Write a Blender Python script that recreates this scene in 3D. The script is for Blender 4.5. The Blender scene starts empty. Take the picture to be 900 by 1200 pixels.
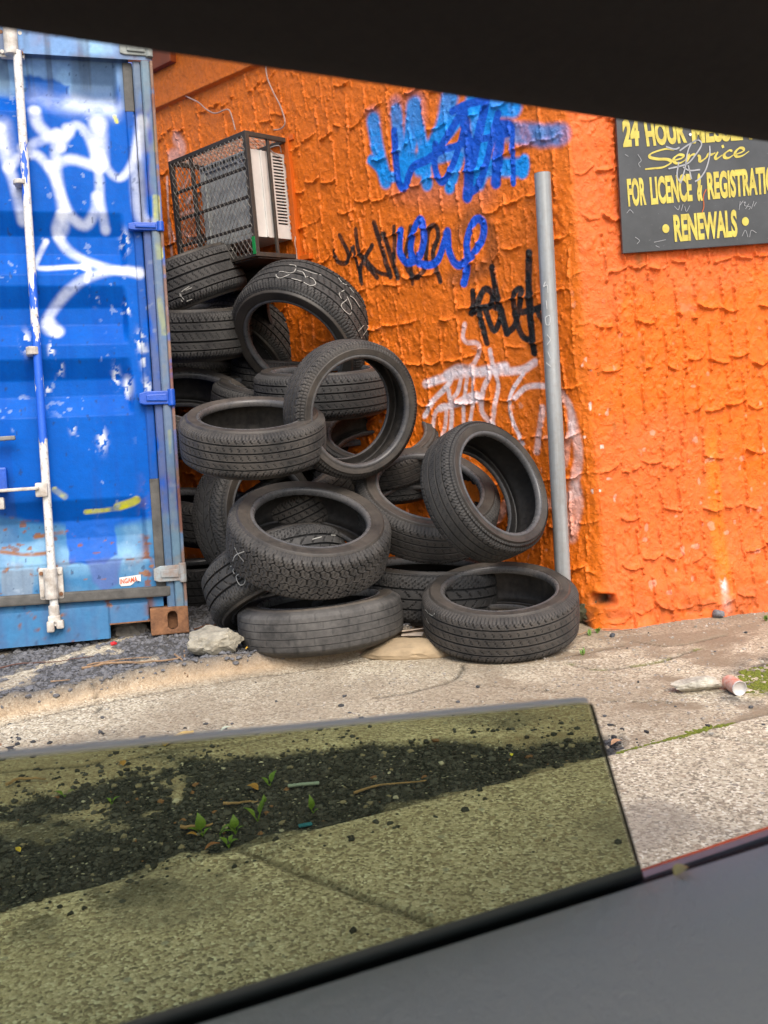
import bpy, bmesh, math, random
import numpy as np
from mathutils import Vector, Matrix
random.seed(7); rng = np.random.default_rng(11)
sc = bpy.context.scene; COL = sc.collection
rad = math.radians
# ------------------------------------------------------------------ view geometry of the photograph (900 x 1200)
FPX = 1100.0; PIT = rad(7.25); ROL = rad(3.4); CAMH = 1.05
F = np.array([0, math.cos(PIT), -math.sin(PIT)]); R0 = np.array([1., 0, 0]); U0 = np.array([0, math.sin(PIT), math.cos(PIT)])
CR = math.cos(ROL)*R0 - math.sin(ROL)*U0; CU = math.sin(ROL)*R0 + math.cos(ROL)*U0
CP = np.array([0, 0, CAMH])
def ray(px, py): return F + (px-450)/FPX*CR + (600-py)/FPX*CU
def on_ground(px, py, z=0.0):
    d = ray(px, py); return CP + d*((z-CAMH)/d[2])
def at_dist(px, py, dist):
    d = ray(px, py); return CP + d/np.linalg.norm(d)*dist
def at_y(px, py, y):
    d = ray(px, py); return CP + d*(y/d[1])
# ------------------------------------------------------------------ noise
_lat = rng.random((256, 256))
def vnoise(x, y):
    xi = np.floor(x).astype(int); yi = np.floor(y).astype(int)
    fx = x-xi; fy = y-yi; fx = fx*fx*(3-2*fx); fy = fy*fy*(3-2*fy)
    a = _lat[xi & 255, yi & 255]; b = _lat[(xi+1) & 255, yi & 255]; c = _lat[xi & 255, (yi+1) & 255]; d = _lat[(xi+1) & 255, (yi+1) & 255]
    return (a*(1-fx)+b*fx)*(1-fy)+(c*(1-fx)+d*fx)*fy
def fbm(x, y, o=4):
    s = 0; a = .5; t = 0
    for i in range(o):
        s = s+a*vnoise(x*2**i+17.3*i, y*2**i+5.1*i); t += a; a *= .5
    return s/t
def sstep(a, b, x):
    t = np.clip((x-a)/(b-a), 0, 1); return t*t*(3-2*t)
def segdist(px, py, pts):
    """distance of the sample points to a polyline"""
    best = np.full(px.shape, 9.0)
    for (ax, ay), (bx, by) in zip(pts[:-1], pts[1:]):
        dx, dy = bx-ax, by-ay; l2 = dx*dx+dy*dy+1e-12
        t = np.clip(((px-ax)*dx+(py-ay)*dy)/l2, 0, 1)
        best = np.minimum(best, np.hypot(px-ax-t*dx, py-ay-t*dy))
    return best
def smooth_line(pts, n=6):
    """Catmull-Rom through the points"""
    P = [np.array(p, float) for p in pts]
    if len(P) < 3: return [tuple(p) for p in P]
    Q = [2*P[0]-P[1]]+P+[2*P[-1]-P[-2]]; out = []
    for i in range(1, len(Q)-2):
        for k in range(n):
            t = k/n; a, b, c, d = Q[i-1:i+3]
            out.append(tuple(.5*((2*b)+(c-a)*t+(2*a-5*b+4*c-d)*t*t+(3*b-a-3*c+d)*t**3)))
    out.append(tuple(P[-1])); return out
def inpoly(x, y, poly):
    ins = np.zeros(x.shape, bool); n = len(poly)
    for i in range(n):
        x1, y1 = poly[i]; x2, y2 = poly[(i+1) % n]
        c = ((y1 > y) != (y2 > y)) & (x < (x2-x1)*(y-y1)/(y2-y1+1e-12)+x1)
        ins ^= c
    return ins
def polymask(x, y, poly, soft):
    d = segdist(x, y, list(poly)+[poly[0]]); ins = inpoly(x, y, poly)
    return sstep(-soft, soft, np.where(ins, d, -d))
# ------------------------------------------------------------------ object helpers
def link(o, parent=None):
    COL.objects.link(o)
    if parent is not None: o.parent = parent
    return o
def tag(o, label=None, cat=None, group=None, kind=None):
    if label: o['label'] = label
    if cat: o['category'] = cat
    if group: o['group'] = group
    if kind: o['kind'] = kind
    return o
def thing(name, label, cat, M=None, group=None):
    o = bpy.data.objects.new(name, None); o.empty_display_size = .1
    COL.objects.link(o)
    if M is not None: o.matrix_world = Matrix(M) if not isinstance(M, Matrix) else M
    return tag(o, label, cat, group)
def frame(o, x, y, z):
    return Matrix(((x[0], y[0], z[0], o[0]), (x[1], y[1], z[1], o[1]), (x[2], y[2], z[2], o[2]), (0, 0, 0, 1)))
def loc(p): return Matrix.Translation(Vector(p))
def np_mesh(name, V, Fq, mat=None, parent=None, smooth=False, col=None, flip=False):
    """mesh object from numpy arrays (all faces with the same corner count)"""
    V = np.asarray(V, np.float32).reshape(-1, 3); Fq = np.asarray(Fq, np.int32)
    if flip: Fq = Fq[:, ::-1]
    k = Fq.shape[1]; me = bpy.data.meshes.new(name)
    me.vertices.add(len(V)); me.vertices.foreach_set('co', V.ravel())
    me.loops.add(Fq.size); me.loops.foreach_set('vertex_index', np.ascontiguousarray(Fq).ravel())
    me.polygons.add(len(Fq)); me.polygons.foreach_set('loop_start', np.arange(0, Fq.size, k, dtype=np.int32))
    me.polygons.foreach_set('use_smooth', np.full(len(Fq), smooth))
    me.update(calc_edges=True)
    if col is not None:
        for nm, c in (col.items() if isinstance(col, dict) else (('paint', col),)):
            c = np.asarray(c, np.float32).reshape(len(V), -1)
            if c.shape[1] == 3: c = np.concatenate([c, np.ones((len(c), 1), np.float32)], 1)
            at = me.color_attributes.new(nm, 'FLOAT_COLOR', 'POINT'); at.data.foreach_set('color', c.ravel())
    if mat: me.materials.append(mat)
    return link(bpy.data.objects.new(name, me), parent)
def grid_faces(n, m, wrap=False):
    """n rows x m columns"""
    i = np.arange(n-1)[:, None]; j = np.arange(m if wrap else m-1)[None, :]
    a = i*m+j; b = i*m+(j+1) % m; return np.stack([a, b, b+m, a+m], -1).reshape(-1, 4)
class MB:
    def __init__(s): s.v = []; s.f = []
    def add(s, v, f):
        o = len(s.v); s.v += [tuple(p) for p in v]; s.f += [tuple(i+o for i in q) for q in f]
    def box(s, c, d, M=None):
        c = np.array(c, float); h = np.array(d, float)/2
        v = [c+h*np.array(q) for q in ((-1,-1,-1),(1,-1,-1),(1,1,-1),(-1,1,-1),(-1,-1,1),(1,-1,1),(1,1,1),(-1,1,1))]
        if M is not None: v = [M @ Vector(p) for p in v]
        s.add(v, ((0,3,2,1),(4,5,6,7),(0,1,5,4),(1,2,6,5),(2,3,7,6),(3,0,4,7))); return s
    def bar(s, a, b, w, h, up=(0,0,1)):
        a = Vector(a); b = Vector(b); d = b-a; L = d.length; z = d.normalized(); u = Vector(up)
        if abs(z.dot(u)) > .98: u = Vector((0,1,0)) if abs(z.y) < .9 else Vector((1,0,0))
        x = u.cross(z).normalized(); y = z.cross(x); m = (a+b)/2
        return s.box((0,0,0), (w,h,L), frame(m, x, y, z))
    def tube(s, pts, r, n=8, cap=True):
        P = [Vector(p) for p in pts]; base = len(s.v); prev = None; L = len(P)
        for i, p in enumerate(P):
            t = (P[min(i+1, L-1)]-P[max(i-1, 0)]).normalized()
            if prev is None: prev = t.orthogonal().normalized()
            x = (prev-t*prev.dot(t)).normalized(); y = t.cross(x); prev = x
            rr = r[i] if hasattr(r, '__len__') else r
            for k in range(n):
                a = 2*math.pi*k/n; s.v.append(tuple(p+(x*math.cos(a)+y*math.sin(a))*rr))
        for i in range(L-1):
            for k in range(n):
                s.f.append((base+i*n+k, base+i*n+(k+1) % n, base+(i+1)*n+(k+1) % n, base+(i+1)*n+k))
        if cap:
            s.f.append(tuple(base+k for k in range(n))[::-1]); s.f.append(tuple(base+(L-1)*n+k for k in range(n)))
        return s
    def prism(s, poly, z0, z1, M=None):
        n = len(poly); v = [(x, y, z0) for x, y in poly]+[(x, y, z1) for x, y in poly]
        if M is not None: v = [M @ Vector(p) for p in v]
        s.add(v, [tuple(range(n))[::-1], tuple(range(n, 2*n))]+[(i, (i+1) % n, n+(i+1) % n, n+i) for i in range(n)]); return s
    def build(s, name, mat, parent=None, bevel=0, seg=2, smooth=False, solid=0):
        me = bpy.data.meshes.new(name); me.from_pydata(s.v, [], s.f); me.update()
        bm = bmesh.new(); bm.from_mesh(me); bmesh.ops.recalc_face_normals(bm, faces=bm.faces)
        if bevel:
            es = [e for e in bm.edges if len(e.link_faces) == 2 and e.calc_face_angle(0) > .6]
            bmesh.ops.bevel(bm, geom=es, offset=bevel, segments=seg, affect='EDGES', profile=.6)
        bm.to_mesh(me); bm.free()
        if smooth:
            for p in me.polygons: p.use_smooth = True
            try: me.set_sharp_from_angle(angle=rad(38))
            except Exception: pass
        me.materials.append(mat); return link(bpy.data.objects.new(name, me), parent)
def lump(name, size, mat, parent=None, seed=0, rough=.22, sub=4, M=None, flat=.0):
    """an uneven broken lump (stone, rubble)"""
    bm = bmesh.new(); bmesh.ops.create_icosphere(bm, subdivisions=sub, radius=1)
    r = random.Random(seed); planes = []
    for i in range(9):
        v = Vector((r.gauss(0,1), r.gauss(0,1), r.gauss(0,1))).normalized(); planes.append((v, r.uniform(.62, .9)))
    for v in bm.verts:
        p = v.co.copy()
        for n, d in planes:
            e = p.dot(n)-d
            if e > 0: p -= n*e*.92
        nx = float(vnoise(np.array(p.x*3+seed*3.1+40), np.array(p.y*3+p.z*2.3+40)))-.5; ny = float(vnoise(np.array(p.x*9+seed+70), np.array(p.z*9+p.y*7+70)))-.5
        p *= 1+rough*nx+rough*.45*ny
        if flat and p.z < -flat: p.z = -flat
        v.co = Vector((p.x*size[0]/2, p.y*size[1]/2, p.z*size[2]/2))
    me = bpy.data.meshes.new(name); bm.to_mesh(me); bm.free(); me.materials.append(mat)
    return link(bpy.data.objects.new(name, me), parent)
# ------------------------------------------------------------------ material helpers
def newmat(name):
    m = bpy.data.materials.new(name); m.use_nodes = True; nt = m.node_tree; return m, nt, nt.nodes['Principled BSDF']
def N(nt, t, **kw):
    n = nt.nodes.new(t)
    for k, v in kw.items():
        if k in n.inputs.keys(): n.inputs[k].default_value = v
        else: setattr(n, k, v)
    return n
def noise(nt, scale, detail=4, rough=.6, vec=None):
    n = N(nt, 'ShaderNodeTexNoise'); n.inputs['Scale'].default_value = scale; n.inputs['Detail'].default_value = detail; n.inputs['Roughness'].default_value = rough
    if vec is not None: nt.links.new(vec, n.inputs['Vector'])
    return n.outputs['Fac']
def ramp(nt, fac, stops, interp='LINEAR'):
    r = N(nt, 'ShaderNodeValToRGB'); r.color_ramp.interpolation = interp
    while len(r.color_ramp.elements) < len(stops): r.color_ramp.elements.new(.5)
    for e, (p, c) in zip(r.color_ramp.elements, stops):
        e.position = p; e.color = (*c, 1) if hasattr(c, '__len__') else (c, c, c, 1)
    nt.links.new(fac, r.inputs[0]); return r.outputs[0]
def mix(nt, fac, a, b, mode='MIX'):
    m = N(nt, 'ShaderNodeMix', data_type='RGBA', blend_type=mode)
    for v, i in ((fac, 0), (a, 6), (b, 7)):
        if hasattr(v, 'is_linked'): nt.links.new(v, m.inputs[i])
        elif i == 0: m.inputs[0].default_value = v
        else: m.inputs[i].default_value = (*v, 1)
    return m.outputs[2]
def math_(nt, op, a, b=0.0, c=None):
    m = N(nt, 'ShaderNodeMath', operation=op)
    for v, i in ((a, 0), (b, 1), (c, 2)):
        if v is None: continue
        if hasattr(v, 'is_linked'): nt.links.new(v, m.inputs[i])
        else: m.inputs[i].default_value = v
    return m.outputs[0]
def bump(nt, bsdf, h, strength=.3, dist=.01, prev=None):
    b = N(nt, 'ShaderNodeBump'); b.inputs['Strength'].default_value = strength; b.inputs['Distance'].default_value = dist
    nt.links.new(h, b.inputs['Height'])
    if prev is not None: nt.links.new(prev, b.inputs['Normal'])
    nt.links.new(b.outputs[0], bsdf.inputs['Normal']); return b.outputs[0]
def objco(nt): return N(nt, 'ShaderNodeTexCoord').outputs['Object']
def simple(name, c, rough=.6, metal=0, var=.25, vscale=12, bstr=.15, bscale=60, c2=None, spec=None):
    m, nt, b = newmat(name); co = objco(nt); n1 = noise(nt, vscale, 5, .65, co)
    c2 = c2 or tuple(max(0, x*(1-var)) for x in c)
    nt.links.new(ramp(nt, n1, [(.3, c2), (.68, c)]), b.inputs['Base Color'])
    b.inputs['Roughness'].default_value = rough; b.inputs['Metallic'].default_value = metal
    if spec is not None: b.inputs['Specular IOR Level'].default_value = spec
    if bstr: bump(nt, b, noise(nt, bscale, 4, .6, co), bstr, .004)
    return m
def srgb(r, g, b):
    return tuple(((x/255+.055)/1.055)**2.4 if x > 10 else x/255/12.92 for x in (r, g, b))
# ------------------------------------------------------------------ world, light, camera
w = bpy.data.worlds.new('World'); sc.world = w; w.use_nodes = True; nt = w.node_tree
SUN_EL, SUN_AZ = rad(50), rad(163)            # azimuth clockwise from +Y
sky = nt.nodes.new('ShaderNodeTexSky'); sky.sky_type = 'NISHITA'; sky.sun_disc = False
sky.sun_elevation = SUN_EL; sky.sun_rotation = SUN_AZ; sky.dust_density = 3.5; sky.air_density = 1.2; sky.ozone_density = .6
bg = nt.nodes['Background']; bg.inputs['Strength'].default_value = .14; nt.links.new(sky.outputs[0], bg.inputs['Color'])
sun = bpy.data.lights.new('sun', 'SUN'); sun.energy = 1.15; sun.angle = rad(40); sun.color = (1, .965, .91)
so = link(bpy.data.objects.new('sun', sun))
sd = Vector((math.sin(SUN_AZ)*math.cos(SUN_EL), math.cos(SUN_AZ)*math.cos(SUN_EL), math.sin(SUN_EL)))
so.rotation_euler = sd.to_track_quat('Z', 'Y').to_euler(); so.location = (3, -4, 6)
cam = bpy.data.cameras.new('camera'); co_ = link(bpy.data.objects.new('camera', cam)); sc.camera = co_
cam.sensor_fit = 'VERTICAL'; cam.sensor_height = 36; cam.sensor_width = 27; cam.lens = FPX/1200*36
cam.clip_start = .02; cam.clip_end = 500
co_.matrix_world = frame(CP, CR, CU, -F)
cam.dof.use_dof = True; cam.dof.focus_distance = 4.1; cam.dof.aperture_fstop = 11
sc.view_settings.view_transform = 'Standard'; sc.view_settings.look = 'None'; sc.view_settings.gamma = 1; sc.view_settings.exposure = 1.08
sc.cycles.max_bounces = 8; sc.cycles.transparent_max_bounces = 12; sc.cycles.use_denoising = True
# ------------------------------------------------------------------ ground
def gxy(px, py): return tuple(on_ground(px, py)[:2])
RIDGE = [gxy(*p) for p in ((-160,868),(0,840),(70,826),(110,817),(150,808),(215,797),(280,786),(340,779),(400,770),(445,762),(480,752),(500,742))]
L1 = [gxy(-60,1086), gxy(0,1068), gxy(250,1004), gxy(450,953), gxy(690,892), gxy(900,838), gxy(1050,800)]
la, lb = np.array(L1[1]), np.array(L1[5]); ldir = (lb-la)/np.linalg.norm(lb-la); lnor = np.array([-ldir[1], ldir[0]])   # lnor points away from the viewer
def long_dist(x, y): return (x-la[0])*lnor[0]+(y-la[1])*lnor[1]
GRAVEL = [gxy(*p) for p in ((-80,1100),(0,1070),(105,1036),(200,1000),(250,990),(330,973),(400,958),(450,947),(560,925),(640,900),(720,884),(718,868),(640,868),(560,872),(450,866),(390,872),(300,882),(240,888),(180,897),(130,908),(60,925),(0,944),(-80,960))]
UPGRAV = RIDGE + [gxy(500,725), gxy(440,690), gxy(230,690), gxy(-160,740)]
CRACKS = [([gxy(*p) for p in smooth_line(q)], w) for q, w in (
    ([(440,818),(480,812),(500,807),(520,801),(532,795),(541,786),(543,778)], .009),
    ([(665,778),(690,784),(712,785),(745,781),(775,775),(800,767),(818,761)], .008), ([(655,772),(690,765),(730,758)], .006),
    ([(700,822),(745,822),(800,826)], .005), ([(740,752),(790,757),(850,745)], .005), ([(548,800),(600,806),(660,812)], .004),
    ([(110,817),(116,826),(112,836)], .006), ([(0,905),(40,900),(90,897),(120,890)], .012), ([(-60,858),(0,849),(70,834),(150,817),(215,806),(280,795),(340,788),(400,779),(445,771),(475,764)], .007), ([(140,892),(200,878),(260,872),(330,862)], .008))]
JOINTS = [([gxy(278,998), gxy(380,1039), gxy(510,1090), gxy(640,1145)], .014), ([gxy(812,861), gxy(850,868), gxy(900,878), gxy(990,893)], .007)]
def ground_h(x, y, fine=True):
    r = polymask(x, y, UPGRAV, .02); z = .055*r
    rd = segdist(x, y, RIDGE); z = z+.022*np.exp(-(rd/.034)**2)*(.1+1.6*fbm(x*17+30, y*17+30, 4))
    z = z+.02*sstep(3.6, 4.3, y)*sstep(.1, .9, x+.3)
    if fine:
        d = long_dist(x, y); near = sstep(.01, -.01, d)
        z = z+.012*near+.010*(fbm(x*2.3+9, y*2.3+9, 4)-.5)*(1-.6*near)
        z = z+.012*(fbm(x*14, y*14, 3)-.5)*(1-.85*near)*(.4+r)
        g = gravel_mask(x, y, .03); z = z-.012*g
        z = z-.012*np.exp(-(d/.011)**2)*(1-g)
        for c, wd in CRACKS+JOINTS: z = z-.010*np.exp(-(segdist(x+.012*(fbm(x*20, y*20, 3)-.5), y+.012*(fbm(x*20+9, y*20+4, 3)-.5), c)/(wd*.75))**2)*(.5+fbm(x*9+2, y*9, 2))
    return z
def gravel_mask(x, y, soft):
    return polymask(x+.16*(fbm(x*6+3, y*6, 4)-.5), y+.16*(fbm(x*6+13, y*6+7, 4)-.5), GRAVEL, soft)
def ground_z(x, y): return float(ground_h(np.array([float(x)]), np.array([float(y)]))[0])
gx = np.arange(-3.6, 3.61, .014); gy = np.concatenate([np.arange(.95, 5.0, .013), np.arange(5.0, 9.0, .05)])
GX, GY = np.meshgrid(gx, gy); GZ = ground_h(GX, GY)
dl = long_dist(GX, GY); dlj = dl+.02*(fbm(GX*11+3, GY*11, 4)-.5)*(GX < .6); near = sstep(.006, -.006, dlj)
gm = gravel_mask(GX, GY, .03); gm = gm*sstep(.30, .42, fbm(GX*7+3, GY*7, 4)+.25*(GX > -.6)-.05*(GX < -.9))
bl = (sstep(.52, .7, fbm(GX*3.1+5, GY*3.1+8, 4)))*(1-near)*sstep(3.15, 2.7, GY)*sstep(.75, .3, GX)*.9
um = polymask(GX, GY, UPGRAV, .03)*sstep(.46, .58, fbm(GX*5, GY*5+3, 3)+.20)
spill = near*sstep(-.30, -.02, dl)*sstep(.1, -.7, GX)*sstep(.42, .66, fbm(GX*16, GY*16+8, 4))*.75
gm = np.maximum(np.clip(gm+bl*.85, 0, 1)*(1-near*.97), spill)
crk = np.zeros_like(GX)
for c, wd in CRACKS+JOINTS: crk = np.maximum(crk, .85*np.exp(-(segdist(GX+.012*(fbm(GX*20, GY*20, 3)-.5), GY+.012*(fbm(GX*20+9, GY*20+4, 3)-.5), c)/(wd*.8))**2))
crk = np.maximum(crk, np.exp(-(dl/.012)**2)*(1-gm)*.9)
ridm = np.exp(-(segdist(GX, GY, RIDGE)/.055)**2)
mossn = fbm(GX*6+50, GY*6, 3)
mos = np.exp(-(dl/.011)**2)*sstep(.50, .54, mossn)*sstep(.55, .7, GX)
mos = np.maximum(mos, .7*np.exp(-(segdist(GX, GY, CRACKS[1][0])/.010)**2)*sstep(.52, .58, fbm(GX*11+50, GY*11, 3)))
gp0 = [gxy(*p) for p in ((842,822),(850,790),(880,770),(960,760),(980,810),(900,826))]; gm = np.maximum(gm, .8*polymask(GX, GY, gp0, .06)*sstep(.44, .60, fbm(GX*15, GY*15+4, 4)))
gp = [gxy(*p) for p in ((870,815),(885,800),(915,775),(960,790),(940,815))]
mos = np.maximum(mos, polymask(GX, GY, gp, .05)*sstep(.50, .60, fbm(GX*26, GY*26, 4))*.85)
dirt = np.clip(sstep(.45, .75, fbm(GX*1.6+2, GY*1.6+4, 4))*.6+sstep(3.4, 3.9, GY)*sstep(.2, .8, GX)*.75, 0, 1)*(1-near*.8)
dirt = np.maximum(dirt, .9*sstep(.50, .62, fbm(GX*3.3+12, GY*6+4, 5))*(1-near)*sstep(.0, .5, GX)); dirt = np.maximum(dirt, np.exp(-((GX+.05-.42)**2+(GY-3.6)**2)/.35**2)*.6)
stain = near*sstep(.62, .72, fbm(GX*2.1+31, GY*2.1+3, 3))*.55
def conc_mat(name):
    m, nt, b = newmat(name); L = nt.links.new; co = objco(nt)
    a1 = N(nt, 'ShaderNodeAttribute', attribute_name='mask'); s1 = N(nt, 'ShaderNodeSeparateColor'); L(a1.outputs['Color'], s1.inputs[0])
    a2 = N(nt, 'ShaderNodeAttribute', attribute_name='mask2'); s2 = N(nt, 'ShaderNodeSeparateColor'); L(a2.outputs['Color'], s2.inputs[0])
    v = N(nt, 'ShaderNodeTexVoronoi', feature='F1'); v.inputs['Scale'].default_value = 150; L(co, v.inputs['Vector'])
    sv = N(nt, 'ShaderNodeSeparateColor'); L(v.outputs['Color'], sv.inputs[0])
    v2 = N(nt, 'ShaderNodeTexVoronoi', feature='F1'); v2.inputs['Scale'].default_value = 46; L(co, v2.inputs['Vector'])
    s3 = N(nt, 'ShaderNodeSeparateColor'); L(v2.outputs['Color'], s3.inputs[0])
    stones = ramp(nt, sv.outputs[0], [(0, (.09,.075,.062)), (.10, (.20,.155,.115)), (.3, (.39,.33,.255)), (.55, (.50,.43,.335)), (.75, (.62,.55,.45)), (.93, (.78,.73,.63))], 'CONSTANT')
    body = mix(nt, .15, stones, (.45,.40,.312))
    big = ramp(nt, s3.outputs[0], [(0, 1), (.09, 1), (.1, 0)], 'CONSTANT'); inner = ramp(nt, v2.outputs['Distance'], [(.0, 1), (.34, 1), (.42, 0)])
    bigm = math_(nt, 'MULTIPLY', big, inner)
    body = mix(nt, math_(nt, 'MULTIPLY', bigm, .8), body, ramp(nt, s3.outputs[1], [(0, (.13,.11,.10)), (.45, (.24,.17,.12)), (.7, (.30,.30,.29)), (.9, (.62,.55,.45))], 'CONSTANT'))
    n1 = noise(nt, 2.2, 6, .65, co); n2 = noise(nt, 24, 5, .7, co)
    body = mix(nt, ramp(nt, n1, [(.35, .0), (.75, .45)]), body, (.30,.25,.185)); body = mix(nt, ramp(nt, n2, [(.4, 0), (.8, .5)]), body, (.27,.23,.175))
    grv = ramp(nt, sv.outputs[1], [(0, (.014,.015,.016)), (.4, (.03,.031,.033)), (.7, (.055,.056,.06)), (.9, (.10,.10,.10)), (.975, (.3,.29,.26))], 'CONSTANT')
    grv2 = mix(nt, .5, grv, (.13,.125,.12))
    body = mix(nt, 1.0, body, (1.13,1.145,1.08), 'MULTIPLY'); col = mix(nt, s1.outputs[1], body, (.22,.17,.115)); col = mix(nt, s2.outputs[2], col, (.20,.175,.14))
    col = mix(nt, s2.outputs[1], col, ramp(nt, n2, [(.3, (.30,.20,.11)), (.7, (.50,.37,.235))]))
    col = mix(nt, s1.outputs[0], col, grv); col = mix(nt, s2.outputs[0], col, grv2)
    col = mix(nt, a1.outputs['Alpha'], col, (.04,.035,.028)); col = mix(nt, s1.outputs[2], col, ramp(nt, n2, [(.3, (.07,.085,.012)), (.7, (.20,.22,.02))]))
    L(col, b.inputs['Base Color']); b.inputs['Roughness'].default_value = .92; b.inputs['Specular IOR Level'].default_value = .2
    h = math_(nt, 'ADD', math_(nt, 'MULTIPLY', v.outputs['Distance'], -.9), math_(nt, 'MULTIPLY', noise(nt, 60, 5, .7, co), .8))
    bump(nt, b, h, .55, .006); return m
M_conc = conc_mat('aggregate concrete')
g = np_mesh('footpath', np.stack([GX, GY, GZ], -1), grid_faces(*GX.shape), M_conc, None, True,
    {'mask': np.stack([gm, dirt*(1-gm), mos, np.clip(crk, 0, 1)], -1), 'mask2': np.stack([um, ridm*(1-um*.6)*.8, stain, np.ones_like(um)], -1)})
tag(g, kind='structure')
m_road = simple('asphalt', (.055,.055,.056), .9, 0, .4, 40, .5, 180)
gr = MB(); gr.add([(-150,-150,-.13),(150,-150,-.13),(150,150,-.13),(-150,150,-.13)], [(0,1,2,3)]); tag(gr.build('ground', m_road), kind='structure')
kb = MB(); kb.box((0, .88, -.065), (7.2, .16, .14)); tag(kb.build('kerb', simple('kerb concrete', (.36,.33,.29), .9, 0, .3, 8, .4, 90), None, .012), kind='structure')
# loose gravel: one mass nobody could count
def pebbles(name, pts, smin, smax, mat, zfun):
    bm = bmesh.new(); bmesh.ops.create_icosphere(bm, subdivisions=1, radius=1); bm.verts.ensure_lookup_table()
    bv = np.array([v.co[:] for v in bm.verts]); bf = np.array([[v.index for v in f.verts] for f in bm.faces]); bm.free()
    V = []; Fs = []; C = []
    z = zfun(pts[:, 0], pts[:, 1])
    for i, (x, y) in enumerate(pts):
        s = smin+(smax-smin)*rng.random()**2.6; q = bv*(1+.95*(rng.random(bv.shape)-.5))*np.array([s, s*rng.uniform(.6, 1), s*rng.uniform(.4, .7)])
        a = rng.random()*6.3; c, sn = math.cos(a), math.sin(a); q = np.stack([q[:, 0]*c-q[:, 1]*sn, q[:, 0]*sn+q[:, 1]*c, q[:, 2]], 1)
        V.append(q+np.array([x, y, z[i]+s*.15])); Fs.append(bf+len(bv)*i)
        t = rng.random(); k = .022+.05*rng.random()**2
        cc = (k, k, k*1.05) if t < .95 else ((.20,.17,.13) if t < .985 else ((.38,.36,.32) if t < .992 else (.18,.09,.05)))
        C.append(np.tile(cc, (len(bv), 1)))
    return np_mesh(name, np.concatenate(V), np.concatenate(Fs), mat, None, False, np.concatenate(C))
m_peb, nt, b = newmat('loose stone'); a = N(nt, 'ShaderNodeAttribute', attribute_name='paint'); nt.links.new(a.outputs['Color'], b.inputs['Base Color']); b.inputs['Roughness'].default_value = .85
P = np.stack([rng.uniform(-2.2, 1.1, 90000), rng.uniform(1.4, 3.3, 90000)], 1)
pm = gravel_mask(P[:, 0], P[:, 1], .03)*sstep(.28, .40, fbm(P[:, 0]*7+3, P[:, 1]*7, 4)+.25*(P[:, 0] > -.6)-.05*(P[:, 0] < -.9))*.97+.30*(long_dist(P[:, 0], P[:, 1]) > .02)*(P[:, 0] < .75)*sstep(.42, .58, fbm(P[:, 0]*4+5, P[:, 1]*4+8, 3))*sstep(3.1, 2.6, P[:, 1])+.004
pm = np.maximum(pm, .10*(np.abs(long_dist(P[:, 0], P[:, 1])+.06) < .06)*(P[:, 0] < .3)); P1 = P[rng.random(len(P)) < pm*.38]
tag(pebbles('gravel', P1, .003, .0125, m_peb, ground_h), 'black loose gravel in the gap between the footpath slabs', kind='stuff')
P = np.stack([rng.uniform(-2.2, .2, 30000), rng.uniform(3.1, 4.9, 30000)], 1)
pm = polymask(P[:, 0], P[:, 1], UPGRAV, .02)*sstep(.44, .6, fbm(P[:, 0]*5, P[:, 1]*5+3, 3)+.2)
P2 = P[rng.random(len(P)) < pm*.5]
o = pebbles('gravel', P2, .005, .017, simple('blue stone', (.17,.17,.18), .85, 0, .6, 60, 0), ground_h); tag(o, 'grey crushed stone lying before the container', kind='stuff')
P = np.stack([rng.uniform(-.4, 1.7, 9000), rng.uniform(2.75, 4.3, 9000)], 1)
P3_ = P[rng.random(len(P)) < .05+.45*sstep(.5, .66, fbm(P[:, 0]*4+9, P[:, 1]*6+2, 4))*(P[:, 0] > .4)]
P3_ = P3_[long_dist(P3_[:, 0], P3_[:, 1]) > .03]
tag(pebbles('gravel', P3_, .002, .008, simple('pale grit', (.52,.46,.38), .9, 0, .75, 70, 0, c2=(.07,.065,.06)), ground_h), 'pale grit and crumbs scattered over the broken footpath', kind='stuff')
print('gravel', len(P1), len(P2), len(P3_))
# ------------------------------------------------------------------ the orange building
TL, TR = rad(43.5), rad(10)
C0 = on_ground(713, 735); C0[2] = 0
KX = (at_y(665, 130, C0[1])[0]-C0[0])/at_y(665, 130, C0[1])[2]; SH = np.array([KX, 0, 1.])
dL = np.array([-math.cos(TL), math.sin(TL), 0]); nL = np.array([-math.sin(TL), -math.cos(TL), 0])
dR = np.array([math.cos(TR), math.sin(TR), 0]); nR = np.array([math.sin(TR), -math.cos(TR), 0])
def on_wall(px, py, d, off=0.0, n=None):
    o = C0 if n is None else C0+n*off
    t, a, z = np.linalg.solve(np.stack([ray(px, py), -d, -SH], 1), o-CP); return a, z
def wl(px, py): a, z = on_wall(px, py, dL); return (-a, z)
def wr(px, py): a, z = on_wall(px, py, dR); return (a, z)
STEP = .0041
s_ = np.arange(-4.1, 1.8, STEP); z_ = np.arange(-.12, 3.3, STEP)
S, Z = np.meshgrid(s_, z_)
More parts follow.
